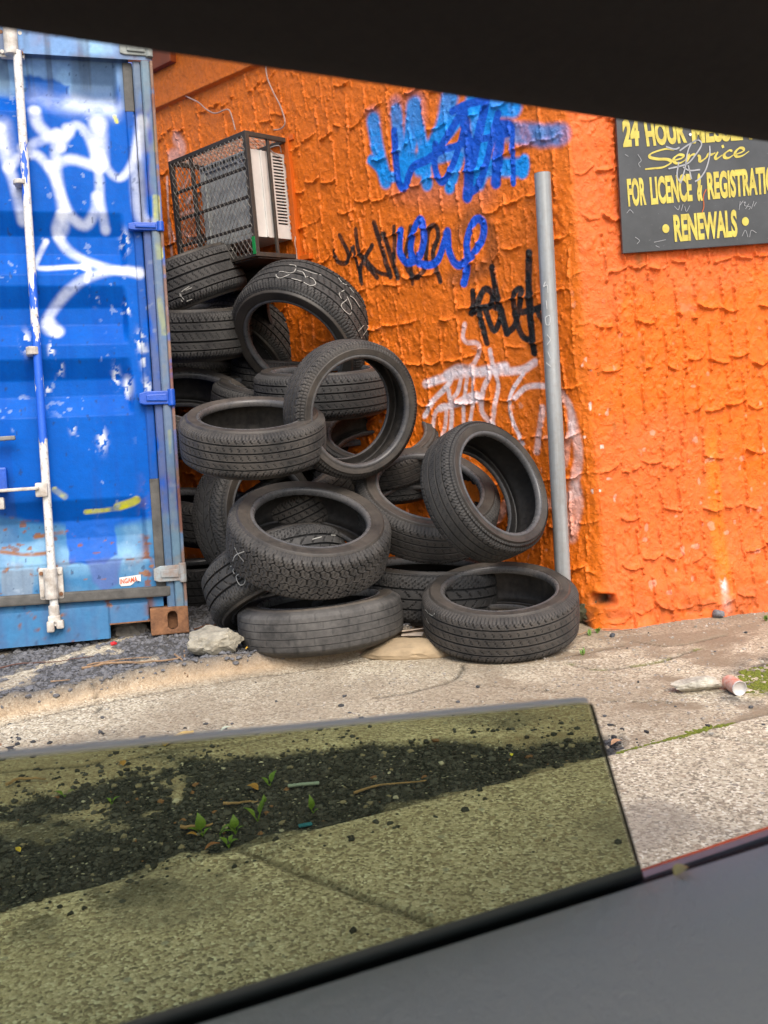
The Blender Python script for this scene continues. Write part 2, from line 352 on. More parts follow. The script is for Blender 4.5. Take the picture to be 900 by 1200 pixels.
# smoothed plan of the wall with its worn rounded corner
path = np.where(s_[:, None] < 0, -s_[:, None]*dL[None, :2], s_[:, None]*dR[None, :2])
k = np.exp(-(np.arange(-12, 13)*STEP/.022)**2); k /= k.sum()
pp = np.stack([np.convolve(np.pad(path[:, i], 12, 'reflect', reflect_type='odd'), k, 'valid') for i in (0, 1)], 1)
tg = np.gradient(pp, axis=0); tg /= np.linalg.norm(tg, axis=1, keepdims=True); nn = np.stack([tg[:, 1], -tg[:, 0]], 1)
def courses(S, Z, seed, rh, cw, tilt):
    """paint-clogged joints: lumpy beads down the uprights, thin torn lips along the courses"""
    wx = .015*(fbm(S*6+seed, Z*6, 3)-.5)*2+.004*(fbm(S*38+seed, Z*34, 3)-.5)*2; wz = .020*(fbm(S*5+seed+40, Z*5+7, 3)-.5)*2
    zz = Z+wz+tilt*S; row = np.floor(zz/rh); zr = zz-row*rh
    off = (_lat[(row.astype(int)*37+seed) & 255, 3]-.5)*cw*1.6
    ss = S+wx+off; c = np.floor(ss/cw); ri = row.astype(int) & 255; ci = c.astype(int) & 255
    j = (_lat[(ci+seed) & 255, ri]-.5)*cw*.5
    fx = ss-c*cw; dv = np.abs(fx-cw*.5-j)
    present = _lat[(ci*3+seed) & 255, (ri*5+11) & 255]
    lump_ = fbm(S*30+seed*2, Z*46, 3)
    bead = sstep(.27, .42, lump_)*sstep(.12, .2, present)
    width = .0030+.0034*vnoise(S*22, Z*40)
    h = .0112*np.exp(-(dv/width)**2)*bead*(.15+1.3*vnoise(S*90, Z*85+seed))
    cs = np.floor((ss-cw*.5)/cw).astype(int) & 255; sag = ((ss-cw*.5)/cw-np.floor((ss-cw*.5)/cw)-.5)*2
    pl = _lat[(cs+91+seed) & 255, ri]; lift = (_lat[(cs*7+seed) & 255, (ri+50) & 255]-.5)*.042
    tiltc = (_lat[(cs*5+seed) & 255, (ri+90) & 255]-.5)*.03
    dz = zr-.045-lift-.013*sag**2*(.3+1.4*_lat[(cs*11) & 255, (ri+20) & 255])-tiltc*sag-.010*(fbm(S*55, Z*20, 2)-.5)
    thick = .0036+.0052*vnoise(S*40+3, Z*9)
    prof = np.where(dz > 0, np.exp(-(dz/thick)**1.2), np.exp(-(dz/.0032)**2))
    ends = sstep(1.0, .8, np.abs(sag))
    h = h+.0165*prof*ends*sstep(.20, .28, pl)*sstep(.27, .38, fbm(S*34+9, Z*12+seed, 3))*(.3+1.2*vnoise(S*85+9, Z*30))
    # stray dribbles and blobs of paint between the joints
    h = h+.0042*sstep(.62, .72, fbm(S*62+seed, Z*34+3, 3))*sstep(.42, .56, fbm(S*5+8, Z*5+seed, 3))
    return h
print('wall', S.shape)
H = np.where(S < -.03, courses(S, Z, 3, .20, .118, -.085), courses(S, Z, 61, .205, .095, -.035)*1.25)
dc = np.abs(S)
H = H*(.35+.65*sstep(.02, .10, dc))
H = H+.013*(fbm(S*3.2+7, Z*3.2, 4)-.5)+.006*(fbm(S*38, Z*30+5, 3)-.5)+.004*sstep(.62, .8, fbm(S*16+3, Z*12, 3))
H = H+.0028*(fbm(S*95, Z*70, 2)-.5)
smooth_panel = sstep(2.765, 2.775, Z+.0*S)*(S < -1.2)                      # plain rendered band above the textured bricks
H = H*(1-smooth_panel)+smooth_panel*(.030+.006*fbm(S*20, Z*20, 2))
H = H+.02*np.exp(-((S+.06)/.05)**2)*(fbm(Z*7+3, S*5+9, 3)-.35)*sstep(2.6, 1.0, Z)
flare = .05*np.exp(-np.clip(Z, 0, 9)/.16)*sstep(-.35, -.0, S)+.018*sstep(.40, .15, Z+.05*(fbm(S*6, Z*6, 2)-.5))
H = H+flare*(1+.7*(fbm(S*9+3, Z*9, 3)-.5))
hp = wl(696, 704)
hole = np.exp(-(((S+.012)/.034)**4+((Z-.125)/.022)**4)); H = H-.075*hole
low = sstep(.10, .02, Z+.03*(fbm(S*8, 3+Z, 3)-.5))*sstep(-.02, -.10, S)      # bare rubble footing left of the corner
H = H-.02*low
SG = (S, Z)
X = C0[0]+pp[None, :, 0]+nn[None, :, 0]*H+KX*Z; Y = C0[1]+pp[None, :, 1]+nn[None, :, 1]*H
# paint: orange coats, then the spray paint on top
def layer(colr, a, c): a = np.clip(a, 0, 1)[..., None]; return colr*(1-a)+np.array(c)*a
isr = sstep(-.02, .02, S)
colr = np.zeros(S.shape+(3,)); colr[:] = (.74,.162,.006)
colr = layer(colr, sstep(.4, .75, fbm(S*2.2, Z*2.2+3, 4))*.3, (.68,.145,.005))
rc = np.zeros_like(colr); rc[:] = (.78,.143,.021)
fresh = sstep(.40, .56, fbm(S*3+20, Z*3+1, 4)*.6+.45*np.exp(-((Z-1.18)/.34)**2)-.12*(S < .16))
rc = layer(rc, fresh*.92, (.78,.140,.003)); rc = layer(rc, sstep(.55, .8, fbm(S*2+3, Z*6, 3))*.35, (.66,.12,.012))
colr = layer(colr, isr, (0, 0, 0))+rc*isr[..., None]
colr = layer(colr, .7*np.exp(-(segdist(S, Z, [wr(833,520), wr(838,600), wr(845,690)])/.035)**4), (.82,.18,.002))
for (x, y, a) in ((752,425,.018),(756,470,.014),(775,520,.012),(812,515,.02),(700,435,.02),(715,480,.02),(720,500,.016),(748,307,.02)):
    colr = layer(colr, .6*np.exp(-(np.hypot(S-wr(x,y)[0], (Z-wr(x,y)[1])*.5)/a)**2)*sstep(.4, .55, fbm(S*40, Z*40, 2)), (.20,.085,.01))
colr = layer(colr, .9*np.exp(-(np.hypot(S-wr(842,684)[0], (Z-wr(842,684)[1])*.45)/.017)**3)*sstep(.3, .45, fbm(S*60, Z*50, 2)), (.78,.72,.70))
colr = layer(colr, .6*np.exp(-(np.hypot(S-wr(843,704)[0], (Z-wr(843,704)[1])*.5)/.02)**2), (.75,.5,.42))
grime = sstep(.22, .0, Z+.1*(fbm(S*5, Z*5, 3)-.5)); colr = layer(colr, grime*.45*sstep(.4, .6, fbm(S*14, Z*14, 3)), (.22,.075,.02))
chip = sstep(.815, .835, fbm(S*26+11, Z*22+4, 2))*sstep(1.6, .8, Z)*(.25+.75*sstep(.10, .0, dc)); colr = layer(colr, chip*.9, (.72,.62,.55))
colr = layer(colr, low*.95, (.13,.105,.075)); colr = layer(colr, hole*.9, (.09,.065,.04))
def spray(colr, pts, wpx, c, a, soft=.35, map_=wl, q=None, gaps=0.0, curve=True):
    """one pass of a spray can: width in photo pixels at the wall's scale"""
    L = [map_(*p) for p in (smooth_line(pts, 5) if curve else pts)]
    w = wpx*.0049; xs = [p[0] for p in L]; zs = [p[1] for p in L]
    j0, j1 = np.searchsorted(s_, [min(xs)-w*2, max(xs)+w*2]); i0, i1 = np.searchsorted(z_, [min(zs)-w*2, max(zs)+w*2])
    if j1 <= j0 or i1 <= i0: return colr
    sub = (slice(i0, i1), slice(j0, j1)); ss, zz = S[sub], Z[sub]
    d = segdist(ss, zz, L)
    m = sstep(w*.5*(1+soft), w*.5*(1-soft), d)*a
    m = m*(1-gaps*sstep(.45, .75, fbm(ss*30, zz*30, 3)))
    colr[sub] = layer(colr[sub], m, c); return colr
def q(pts, k, ox, oy): return [(ox+x/k, oy+y/k) for x, y in pts]
LB, DB = (.002,.27,.80), (.001,.085,.56)
A = lambda p: q(p, 3.6, 420, 100)
colr = spray(colr, A([(180,420),(300,440),(520,430)]), 30, (.22,.13,.20), .22, .9)
for p, w_, al in (([(62,150),(80,260),(115,400)], 16, .92), ([(55,315),(130,385),(180,370)], 10, .9), ([(160,110),(170,250),(185,400)], 14, .85), ([(235,90),(215,250),(190,390)], 18, .9), ([(240,95),(270,250),(290,415)], 13, .9),
        ([(385,50),(350,200),(260,340)], 19, .92), ([(345,230),(400,170),(450,110)], 14, .9), ([(425,310),(385,430)], 12, .9), ([(500,60),(520,200),(500,290)], 24, .92), ([(480,85),(655,95)], 17, .92),
        ([(500,350),(690,345)], 16, .92), ([(560,140),(505,400)], 18, .92), ([(700,315),(695,370)], 10, .9), ([(180,330),(330,300),(480,260)], 14, .85)):
    colr = spray(colr, A(p), w_, LB, min(1, al*1.1), .3, gaps=.06)
for p, al in (([(640,200),(748,208)], .85), ([(775,215),(790,213)], .7), ([(810,212),(822,211)], .6), ([(848,208),(854,208)], .7)): colr = spray(colr, A(p), 18, (.05,.22,.55), al, .35, gaps=.25)
for p, w_ in (([(62,130),(66,170)], 15), ([(158,80),(162,150)], 14), ([(238,80),(242,140)], 20), ([(385,40),(378,90)], 19)): colr = spray(colr, A(p), w_, (.10,.20,.46), .45, .8)
for p, w_ in (([(150,195),(165,390),(195,430),(230,345),(330,285),(450,90)], 8), ([(325,250),(322,350),(355,408),(400,330),(450,180)], 7), ([(440,100),(470,300),(460,470)], 11), ([(458,465),(520,395),(590,120)], 7), ([(540,60),(480,350)], 9),
        ([(600,190),(580,410)], 11), ([(650,180),(655,415)], 5), ([(600,180),(628,182)], 14), ([(300,300),(430,250),(640,200)], 6), ([(395,110),(460,80),(540,60)], 7)):
    colr = spray(colr, A(p), w_, DB, 1, .2, gaps=.04)
A = lambda p: q(p, 3.46, 380, 240); BK = (.010,.009,.009)
colr = spray(colr, A([(555,110),(600,45),(670,110),(675,230),(580,290),(520,300)]), 15, (.10,.04,.015), .55, .8)
for p, w_ in (([(62,125),(95,190),(90,235),(55,230),(40,190)], 5), ([(128,100),(145,200),(215,295)], 5), ([(195,165),(150,250),(150,310)], 5), ([(120,180),(155,320)], 4), ([(202,75),(235,180),(270,290)], 6), ([(240,120),(300,290)], 6), ([(282,90),(288,235)], 5), ([(90,235),(120,170)], 4), ([(160,210),(215,270),(260,285)],4),
        ([(350,90),(330,230),(370,295),(410,250),(420,110),(450,85),(462,130),(440,200),(470,310)], 5), ([(490,110),(470,215)], 4), ([(345,190),(360,320)],4), ([(280,200),(300,300)],4)):
    colr = spray(colr, A(p), w_*1.05, BK, .97, .3, gaps=.12)
for p, w_ in (([(680,255),(700,370),(740,520)], 7), ([(602,352),(612,432),(645,345),(680,360),(672,410),(620,420),(598,440)], 6.5), ([(630,430),(660,560)], 6), ([(655,430),(690,510),(720,430),(690,415)], 6), ([(740,520),(775,480),(800,350),(770,360),(775,430),(830,430),(880,415)], 6),
        ([(770,440),(800,530),(840,530),(835,360)], 6), ([(830,195),(830,400),(850,600)], 7), ([(865,430),(890,480),(930,520)], 5)):
    colr = spray(colr, A(p), w_*1.0, BK, 1, .22, gaps=.05)
colr = spray(colr, A([(310,105),(308,190),(340,235),(390,205),(405,120),(388,58),(358,120),(355,200),(400,242),(455,230),(490,140),(500,110),(505,190),(540,245),(590,215),(640,140),(645,72),(612,62),(580,140),(580,240),(565,318)]), 7.5, (.003,.085,.60), 1, .2, gaps=.03)
A = lambda p: q(p, 4.286, 480, 380); PW = (.82,.70,.71)
for p, w_, al in (([(280,0),(270,60),(290,90),(340,95),(355,130),(330,190),(310,210)], 4.5, .6), ([(80,300),(200,262),(330,235)], 8, .92), ([(190,255),(250,225),(330,240)], 9, .8), ([(355,240),(480,215)], 9, .9), ([(440,240),(560,230),(628,192)], 7, .75),
        ([(405,130),(420,210),(445,300),(430,400),(415,500)], 4.5, .75), ([(75,460),(120,380),(190,310),(215,260)], 5.5, .85), ([(190,310),(210,430),(205,540)], 5, .8), ([(260,270),(240,340),(210,380)], 4.5, .7), ([(110,540),(130,440),(180,410),(178,500),(160,580)], 4.5, .7),
        ([(150,425),(250,395),(340,375),(330,352),(240,390)], 6, .8), ([(290,270),(270,400),(270,510)], 4, .75), ([(320,260),(315,400),(300,500)], 4, .75), ([(400,260),(370,330),(360,430),(400,490),(418,505)], 5.5, .7), ([(570,250),(510,350),(510,460),(570,600)], 4, .85),
        ([(530,370),(580,320),(640,308),(700,312)], 5, .75), ([(668,420),(640,640)], 6, .5), ([(760,340),(810,430),(818,550)], 7, .6), ([(815,450),(850,640),(830,800)], 9, .5), ([(800,560),(780,700)], 7, .3), ([(830,820),(835,900),(810,1060)], 13, .4), ([(845,840),(790,870)], 8, .4), ([(500,880),(440,980)], 9, .35), ([(560,940),(700,900)], 9, .3)):
    colr = spray(colr, A(p), w_, PW, min(1, al*1.12), .45, gaps=.28)
A = lambda p: q(p, 5.294, 190, 140)
for p, w_, al in (([(90,120),(120,190),(60,230)], 16, .35), ([(30,360),(40,560),(50,640),(80,750)], 4, .6), ([(150,520),(180,480)], 5, .55), ([(130,700),(220,760)], 4, .5), ([(120,590),(200,560),(180,620)], 4, .5), ([(40,640),(70,900)], 5, .5), ([(200,270),(130,430)], 4, .3)):
    colr = spray(colr, A(p), w_, PW, al, .5, gaps=.2)
m_wall, nt, b = newmat('thick orange masonry paint'); L = nt.links.new; co = objco(nt)
a = N(nt, 'ShaderNodeAttribute', attribute_name='paint'); n1 = noise(nt, 26, 5, .7, co)
L(mix(nt, 1.0, a.outputs['Color'], ramp(nt, n1, [(.3, .82), (.6, 1.0)]), 'MULTIPLY'), b.inputs['Base Color'])
L(ramp(nt, noise(nt, 9, 3, .5, co), [(.3, .42), (.7, .62)]), b.inputs['Roughness']); b.inputs['Specular IOR Level'].default_value = .35
bump(nt, b, math_(nt, 'ADD', noise(nt, 150, 5, .65, co), math_(nt, 'MULTIPLY', ramp(nt, noise(nt, 46, 4, .7, co), [(.5, 0), (.66, 1)]), 1.6)), .45, .005)
bld = thing('building', 'orange brick workshop thickly repainted and tagged with graffiti, filling the scene behind the tyres', 'building')
wo = np_mesh('wall', np.stack([X, Y, Z], -1), grid_faces(*S.shape), m_wall, bld, True, colr)
m_or = simple('orange trim paint', (.62,.115,.004), .5, 0, .25, 6, .25, 40)
def wpt(s, z, off=0.0):
    d, n = (dL, nL) if s < 0 else (dR, nR); return C0+abs(s)*d+z*SH+n*off
# eave soffit at the far end, roof slab over the walls
mb = MB(); e0, e1 = wpt(-4.2, 3.30), wpt(-2.35, 3.30)
mb.prism([tuple(wpt(-4.2,3.26,.35)[:2]), tuple(wpt(-.0,3.26,.35)[:2]), tuple((C0+1.9*dR+SH*3.26+nR*.35)[:2]), tuple((C0+1.9*dR-nR*2.5)[:2]), tuple((C0+4.2*dL-nL*2.5)[:2])], 3.27, 3.36); mb.build('roof', m_or, bld, .01)
mb = MB(); pts = [wpt(-4.2, 3.04, .02), wpt(-2.45, 3.04, .02)]
mb.bar(pts[0], pts[1], .10, .16); mb.build('eave_beam', simple('brown orange board', (.33,.07,.012), .6, 0, .4, 9, .2, 50), bld, .006)
# ------------------------------------------------------------------ cables on the wall
m_cab = simple('pale cable', (.46,.30,.24), .6, 0, .3, 20, .1)
def wall_cable(label, px, r=.004):
    mb = MB(); pts = [wpt(*wl(*p), .022) for p in smooth_line(px, 5)]; mb.tube(pts, r, 6); tag(mb.build('cable', m_cab, None, smooth=True), label, 'cable')
wall_cable('thin pale cable sagging in two bends along the wall, left of the window cage top', q([(110,320),(190,335),(260,370),(320,400),(370,445),(430,470),(510,445),(540,500),(560,580)], 5.625, 180, 50))
wall_cable('thin pale cable dropping from the roof to the top edge of the window cage', q([(758,110),(770,230),(810,330),(860,430),(888,530),(860,572),(815,580)], 5.625, 180, 50))
# ------------------------------------------------------------------ shipping container
yw, pt, rl = rad(15), rad(-5.8), rad(1.5)
MC = Matrix.Rotation(yw, 3, 'Z') @ Matrix.Rotation(pt, 3, 'X') @ Matrix.Rotation(rl, 3, 'Y')
OC = at_y(222, 741, 4.02)
eX, eY, eZ = (np.array(MC.col[i]) for i in range(3))          # x to the right along the doors, y into the container, z up
def cl(px, py, y=0.0):
    t, a, b_ = np.linalg.solve(np.stack([ray(px, py), -eX, -eZ], 1), OC+eY*y-CP); return (a, b_)
con = thing('shipping_container', 'blue steel shipping container with white graffiti, rusty corner and locking rod', 'shipping container', frame(OC, eX, eY, eZ))
DY = .035                                                       # doors sit a little behind the corner posts
def cdx(px, py): return cl(px, py, DY)
def cspray(colr, xx, zz, pts, wpx, c, a, soft=.5, y=DY, gaps=.0, curve=True):
    Lp = [cl(p[0], p[1], y) for p in (smooth_line(pts, 5) if curve else pts)]
    w_ = wpx*.0037; d = segdist(xx, zz, Lp); m = sstep(w_*.42*(1+soft), w_*.42*(1-soft), d)*a
    if gaps: m = m*(1-gaps*sstep(.45, .7, fbm(xx*25, zz*25, 3)))
    return layer(colr, m, c)
def cpoly(colr, xx, zz, pts, c, a, soft=.015, nz=0.0, y=DY):
    m = polymask(xx+nz*(fbm(xx*14, zz*14, 3)-.5), zz+nz*(fbm(xx*14+9, zz*14+5, 3)-.5), [cl(p[0], p[1], y) for p in pts], soft)*a
    return layer(colr, m, c)
BLUE, PALE, RUST = (.001,.085,.41), (.085,.30,.60), (.20,.075,.025)
def container_paint(xx, zz, y=DY, rusty=0.0):
    c = np.zeros(xx.shape+(3,)); c[:] = BLUE
    n1 = fbm(xx*5+3, zz*5, 5); n2 = fbm(xx*17+1, zz*17, 4); n3 = fbm(xx*55, zz*30+7, 3); st = fbm(xx*30+5, zz*1.6, 4)
    c = layer(c, sstep(.45, .7, n1)*.4, (.003,.105,.48)); c = layer(c, sstep(.5, .75, st)*.25, (.001,.04,.29))
    zl = cl(100, 603, y)[1]; zt = cl(100, 108, y)[1]
    edge = zl+.05*np.sin(xx*5)+.05*(n1-.5)
    c = layer(c, sstep(edge+.01, edge-.03, zz), (.055,.19,.37)); lowz = sstep(edge+.01, edge-.03, zz)
    c = layer(c, lowz*sstep(.48, .66, n1)*.6, (.17,.30,.42)); c = layer(c, lowz*sstep(.55, .75, st)*.45, (.035,.16,.42))
    c = cpoly(c, xx, zz, [(55,628),(78,640),(160,640),(168,655),(120,668),(60,670),(0,680),(0,650)], (.28,.50,.68), .5, .03, .06, y)
    up = sstep(zt-.03, zt+.05, zz+.06*(n1-.5)); c = layer(c, up, (.16,.29,.52)); c = layer(c, up*sstep(.45, .62, n1), (.26,.46,.70))
    c = cpoly(c, xx, zz, [(82,62),(136,66),(136,118),(84,116)], (.10,.16,.25), .75, .012, .02, y); c = cpoly(c, xx, zz, [(140,50),(180,55),(184,128),(140,125)], (.13,.19,.27), .7, .015, .03, y)
    c = cpoly(c, xx, zz, [(30,86),(82,92),(84,112),(56,108),(30,104)], BLUE, .9, .008, .05, y)
    c = layer(c, up*sstep(.56, .72, st)*.55, (.06,.07,.08))
    # patches of other paint
    c = cpoly(c, xx, zz, [(76,612),(150,606),(136,614),(136,650),(120,661),(80,661)], (.010,.10,.46), .95, .005, .03, y)
    c = cpoly(c, xx, zz, [(100,657),(143,654),(138,685),(122,695),(108,680)], (.10,.14,.36), .75, .01, .02, y)
    c = cpoly(c, xx, zz, [(2,668),(38,666),(39,700),(16,703),(2,697)], (.20,.26,.33), .85, .006, .02, y)
    YL = (.62,.60,.02)
    for p, w_ in (([(64,574),(76,582)], 8), ([(138,594),(154,589),(160,586)], 11), ([(100,600),(130,597),(148,593)], 6), ([(182,148),(182,176)], 5), ([(183,232),(184,268),(187,300)], 10), ([(187,352),(190,374),(193,390)], 8), ([(199,505),(200,530)], 4), ([(134,136),(137,143)], 5)):
        c = cspray(c, xx, zz, p, w_, YL, .85, .3, y, .7)
    # white spray paint
    W = (.74,.78,.86); A = lambda p: q(p, 3.0, 0, 0)
    for p, w_, al in (([(120,330),(250,370),(390,390)], 24, .28), ([(250,350),(330,370),(390,370)], 22, .5), ([(10,440),(30,540)], 18, .4)): c = cspray(c, xx, zz, A(p), w_, W, al, 1.0, y, .3)
    for p, w_, al in (([(0,450),(12,520),(30,590),(50,640),(80,770)], 13, .72), ([(30,590),(70,555),(130,545),(185,610),(215,690),(250,760),(300,785),(335,740),(340,690)], 12, .85),
            ([(120,385),(135,440),(185,480),(235,470),(238,455)], 14, .78), ([(200,470),(198,600),(225,770),(205,820)], 13, .7), ([(80,520),(170,485)], 12, .55),
            ([(178,585),(250,560),(350,590)], 13, .9), ([(215,520),(240,465),(272,440),(310,480),(345,590),(352,700),(370,800)], 11, .75), ([(345,435),(350,570)], 20, .88),
            ([(350,540),(390,610),(430,622),(470,560),(500,420)], 10, .85), ([(500,425),(480,600),(495,760),(560,800)], 15, .72),
            ([(215,755),(198,810),(255,885),(380,940),(490,958)], 12, .85), ([(490,962),(400,950),(300,980),(215,1045),(160,1120),(165,1155),(195,1165)], 12, .78),
            ([(158,838),(130,900),(138,940),(300,935),(305,985)], 7, .92), ([(300,935),(296,932)], 10, .9), ([(170,1130),(200,1160)], 15, .7)):
        c = cspray(c, xx, zz, A(p), w_, W, al*.80, .7, y, .25); c = cspray(c, xx, zz, A(p[:1]+p[:1])+[], w_*1.05, W, al*.7, .6, y, 0, False); c = cspray(c, xx, zz, A(p[-1:]*2), w_*1.05, W, al*.5, .6, y, 0, False)
    # flaked spots that show white primer
    for px, py, r in ((146,283,.030),(149,360,.022),(150,452,.030),(136,440,.025),(30,400,.03),(60,410,.02),(70,430,.02),(120,515,.03),(165,400,.03),(170,420,.03),(85,500,.02),(173,455,.03),(55,455,.02),(110,345,.02)):
        x0, z0 = cl(px, py, y); m = np.exp(-(((xx-x0)/(r*.55))**2+((zz-z0)/(r*1.3))**2))*1.4*sstep(.51, .56, fbm(xx*60+px, zz*46, 4)); c = layer(c, m, (.62,.66,.70))
    fl = sstep(.74, .77, fbm(xx*34+40, zz*34, 3))*sstep(.55, .66, n1); c = layer(c, fl*.35, (.42,.50,.60))
    dk = sstep(.78, .83, n3)*.6; c = layer(c, dk, (.02,.04,.10))
    # rust, mostly low down and along seams
    seam = np.exp(-((zz-cl(100, 660, y)[1]-.1*(xx+.4)*0)/.02)**2)*.35+np.exp(-((xx-cl(173,660,y)[0])/.02)**2)*sstep(.75, .35, zz)*.9
    r_ = np.clip(sstep(.66, .70, .5*fbm(xx*9+2, zz*40+9, 4)+.5*fbm(xx*30+2, zz*34, 3)+.12*seam)*lowz*.9+seam*sstep(.47, .56, n2)*.9+rusty*sstep(.32, .55, n2+.25*(n1-.5)), 0, 1)
    c = layer(c, r_*.9, RUST); c = layer(c, r_*sstep(.55, .7, n3)*.6, (.36,.17,.07))
    for p in ([(0,647),(30,650),(55,648),(60,642)], [(40,630),(72,624)]): c = cspray(c, xx, zz, p, 5, (.27,.11,.035), .95, .6, y, .6)
    gr_ = sstep(.5, .8, st)*sstep(.9, .2, zz)*.3; c = layer(c, gr_, (.10,.11,.11))
    return c
m_con, nt, b = newmat('container enamel'); L = nt.links.new; co = objco(nt)
a = N(nt, 'ShaderNodeAttribute', attribute_name='paint'); n1 = noise(nt, 40, 5, .7, co)
L(mix(nt, ramp(nt, n1, [(.3, .18), (.62, 0)]), a.outputs['Color'], (.01,.03,.10)), b.inputs['Base Color']); b.inputs['Specular IOR Level'].default_value = .07
L(ramp(nt, noise(nt, 14, 4, .6, co), [(.3, .30), (.7, .55)]), b.inputs['Roughness'])
bump(nt, b, math_(nt, 'ADD', noise(nt, 9, 4, .6, co), math_(nt, 'MULTIPLY', noise(nt, 120, 4, .6, co), .25)), .22, .012)
# right door: pressed horizontal recesses
xl = cl(190, 500, DY)[0]; z0d, z1d = cl(100, 718, DY)[1], 2.52
xs = np.arange(-1.19, -.100, .0055); zs = np.arange(z0d, z1d, .0055); XX, ZZ = np.meshgrid(xs, zs)
bands = [(cl(100, t, DY)[1], cl(100, b2, DY)[1]) for t, b2 in ((72,134),(249,322),(335,404),(420,488),(585,658))]
xr = cl(166, 520, DY)[0]
dep = np.zeros_like(XX)
for i, (zt, zb) in enumerate(bands):
    hh = zt-zb; up_ = sstep(zt, zt-hh*.34, ZZ)*sstep(zb, zb+hh*.36, ZZ)
    lin = np.clip((zt-ZZ)/(hh*.34), 0, 1)*np.clip((ZZ-zb)/(hh*.37), 0, 1)
    xe = xr if i in (4,) else cl((138, 147, 150, 156, 166)[i], 0.5*((72+134, 249+322, 335+404, 420+488, 585+658)[i]), DY)[0]
    dep = np.maximum(dep, lin*np.clip((xe-XX)/.022, 0, 1)*np.clip((XX+1.12)/.03, 0, 1))
depth = .050*dep
blp = polymask(XX, ZZ, [cl(*p, DY) for p in ((78,620),(136,614),(136,650),(120,661),(80,661))], .006)
relief = .0022*(fbm(XX*3, ZZ*3, 4)-.5)*2+.0004*(fbm(XX*60, ZZ*60, 3)-.5)+.004*blp*(fbm(XX*34, ZZ*44, 2)-.5)
lapz = cl(100, 660, DY)[1]; relief = relief-.004*np.exp(-((ZZ-lapz)/.004)**2)-.003*np.exp(-((ZZ-cl(100,70,DY)[1])/.004)**2)
door = np_mesh('door_panel', np.stack([XX, DY+depth-relief, ZZ], -1), grid_faces(*XX.shape), m_con, con, True, container_paint(XX, ZZ))
xs2 = np.arange(-2.44, -1.2, .012); X2, Z2 = np.meshgrid(xs2, zs[::2]); d2 = np.zeros_like(X2)
for zt, zb in bands:
    hh = zt-zb; d2 = np.maximum(d2, np.clip((zt-Z2)/(hh*.34), 0, 1)*np.clip((Z2-zb)/(hh*.37), 0, 1)*np.clip((X2+2.3)/.03, 0, 1)*np.clip((-1.29-X2)/.03, 0, 1))
np_mesh('door_panel', np.stack([X2, DY+.050*d2, Z2], -1), grid_faces(*X2.shape), m_con, con, True, container_paint(X2, Z2))
def painted_box(name, x0, x1, y0, y1, z0, z1, parent=con, rusty=0.0, st=.012, bev=.006, tint=None, mat=None):
    """a box with painted, slightly dented faces"""
    nx = max(2, int((x1-x0)/st)); nz = max(2, int((z1-z0)/st)); u = np.linspace(0, 1, nx+1)
    prof = [(x0, y1)]+[(x0, y0+bev)]+[(x0+bev, y0)]+[(x0+(x1-x0)*t, y0) for t in u[1:-1] if bev < (x1-x0)*t < (x1-x0)-bev]+[(x1-bev, y0), (x1, y0+bev), (x1, y1)]
    pz = np.linspace(z0, z1, nz+1); PX = np.array([p[0] for p in prof]); PY = np.array([p[1] for p in prof])
    A_, B_ = np.meshgrid(PX, pz); Yg, _ = np.meshgrid(PY, pz)
    c = container_paint(A_, B_, y0, rusty)
    if tint is not None: c = layer(c, np.full(A_.shape, tint[1])*sstep(.35, .55, fbm(A_*20, B_*6, 3)+.1), tint[0])
    o = np_mesh(name, np.stack([A_, Yg+.0016*(fbm(A_*9, B_*9, 3)-.5), B_], -1), grid_faces(*A_.shape), mat or m_con, parent, False, c)
    return o
m_rust = simple('rusty steel', (.27,.125,.055), .85, 0, .5, 22, .5, 90, c2=(.10,.045,.022))
# corner post: outer lip, groove and flange
zp0, zp1 = .115, 2.48
painted_box('corner_post', -.050, -.013, -.004, .14, zp0, zp1, rusty=.35, tint=((.16,.22,.24), .7), st=.008)
painted_box('corner_post', -.0128, 0, -.007, .14, zp0, zp1, rusty=1.1, tint=((.24,.20,.16), .45), st=.005, bev=.003)
painted_box('corner_post', -.085, -.050, .008, .14, zp0, zp1, rusty=.12, tint=((.13,.14,.15), .55), st=.008)
m_gask = simple('perished rubber seal', (.11,.105,.095), .8, 0, .5, 16, .4, 60)
zs0 = cl(195, 560, .02)[1]; zs1 = cl(188, 132, .02)[1]
painted_box('door_seal', -.126, -.088, .024, .14, zs0, zs1, rusty=.02, tint=((.05,.06,.08), .25), st=.008)
mb = MB(); mb.box((-.107, .034, (zp0+.06+zs0)/2), (.040, .022, zs0-zp0-.06)); mb.build('door_seal', m_gask, con, .005); mb = MB(); mb.box((-.107, .034, (zs1+zp1)/2), (.040, .022, zp1-zs1)); mb.build('door_seal', m_gask, con, .005)
# lower seal along the door foot
def P3(px, py, y): a_, b_ = cl(px, py, y); return (a_, y, b_)
mb = MB(); mb.bar(P3(-260,722,.022), P3(200,692,.022), .045, .034, (0,-1,0)); mb.build('door_seal', m_gask, con, .008)
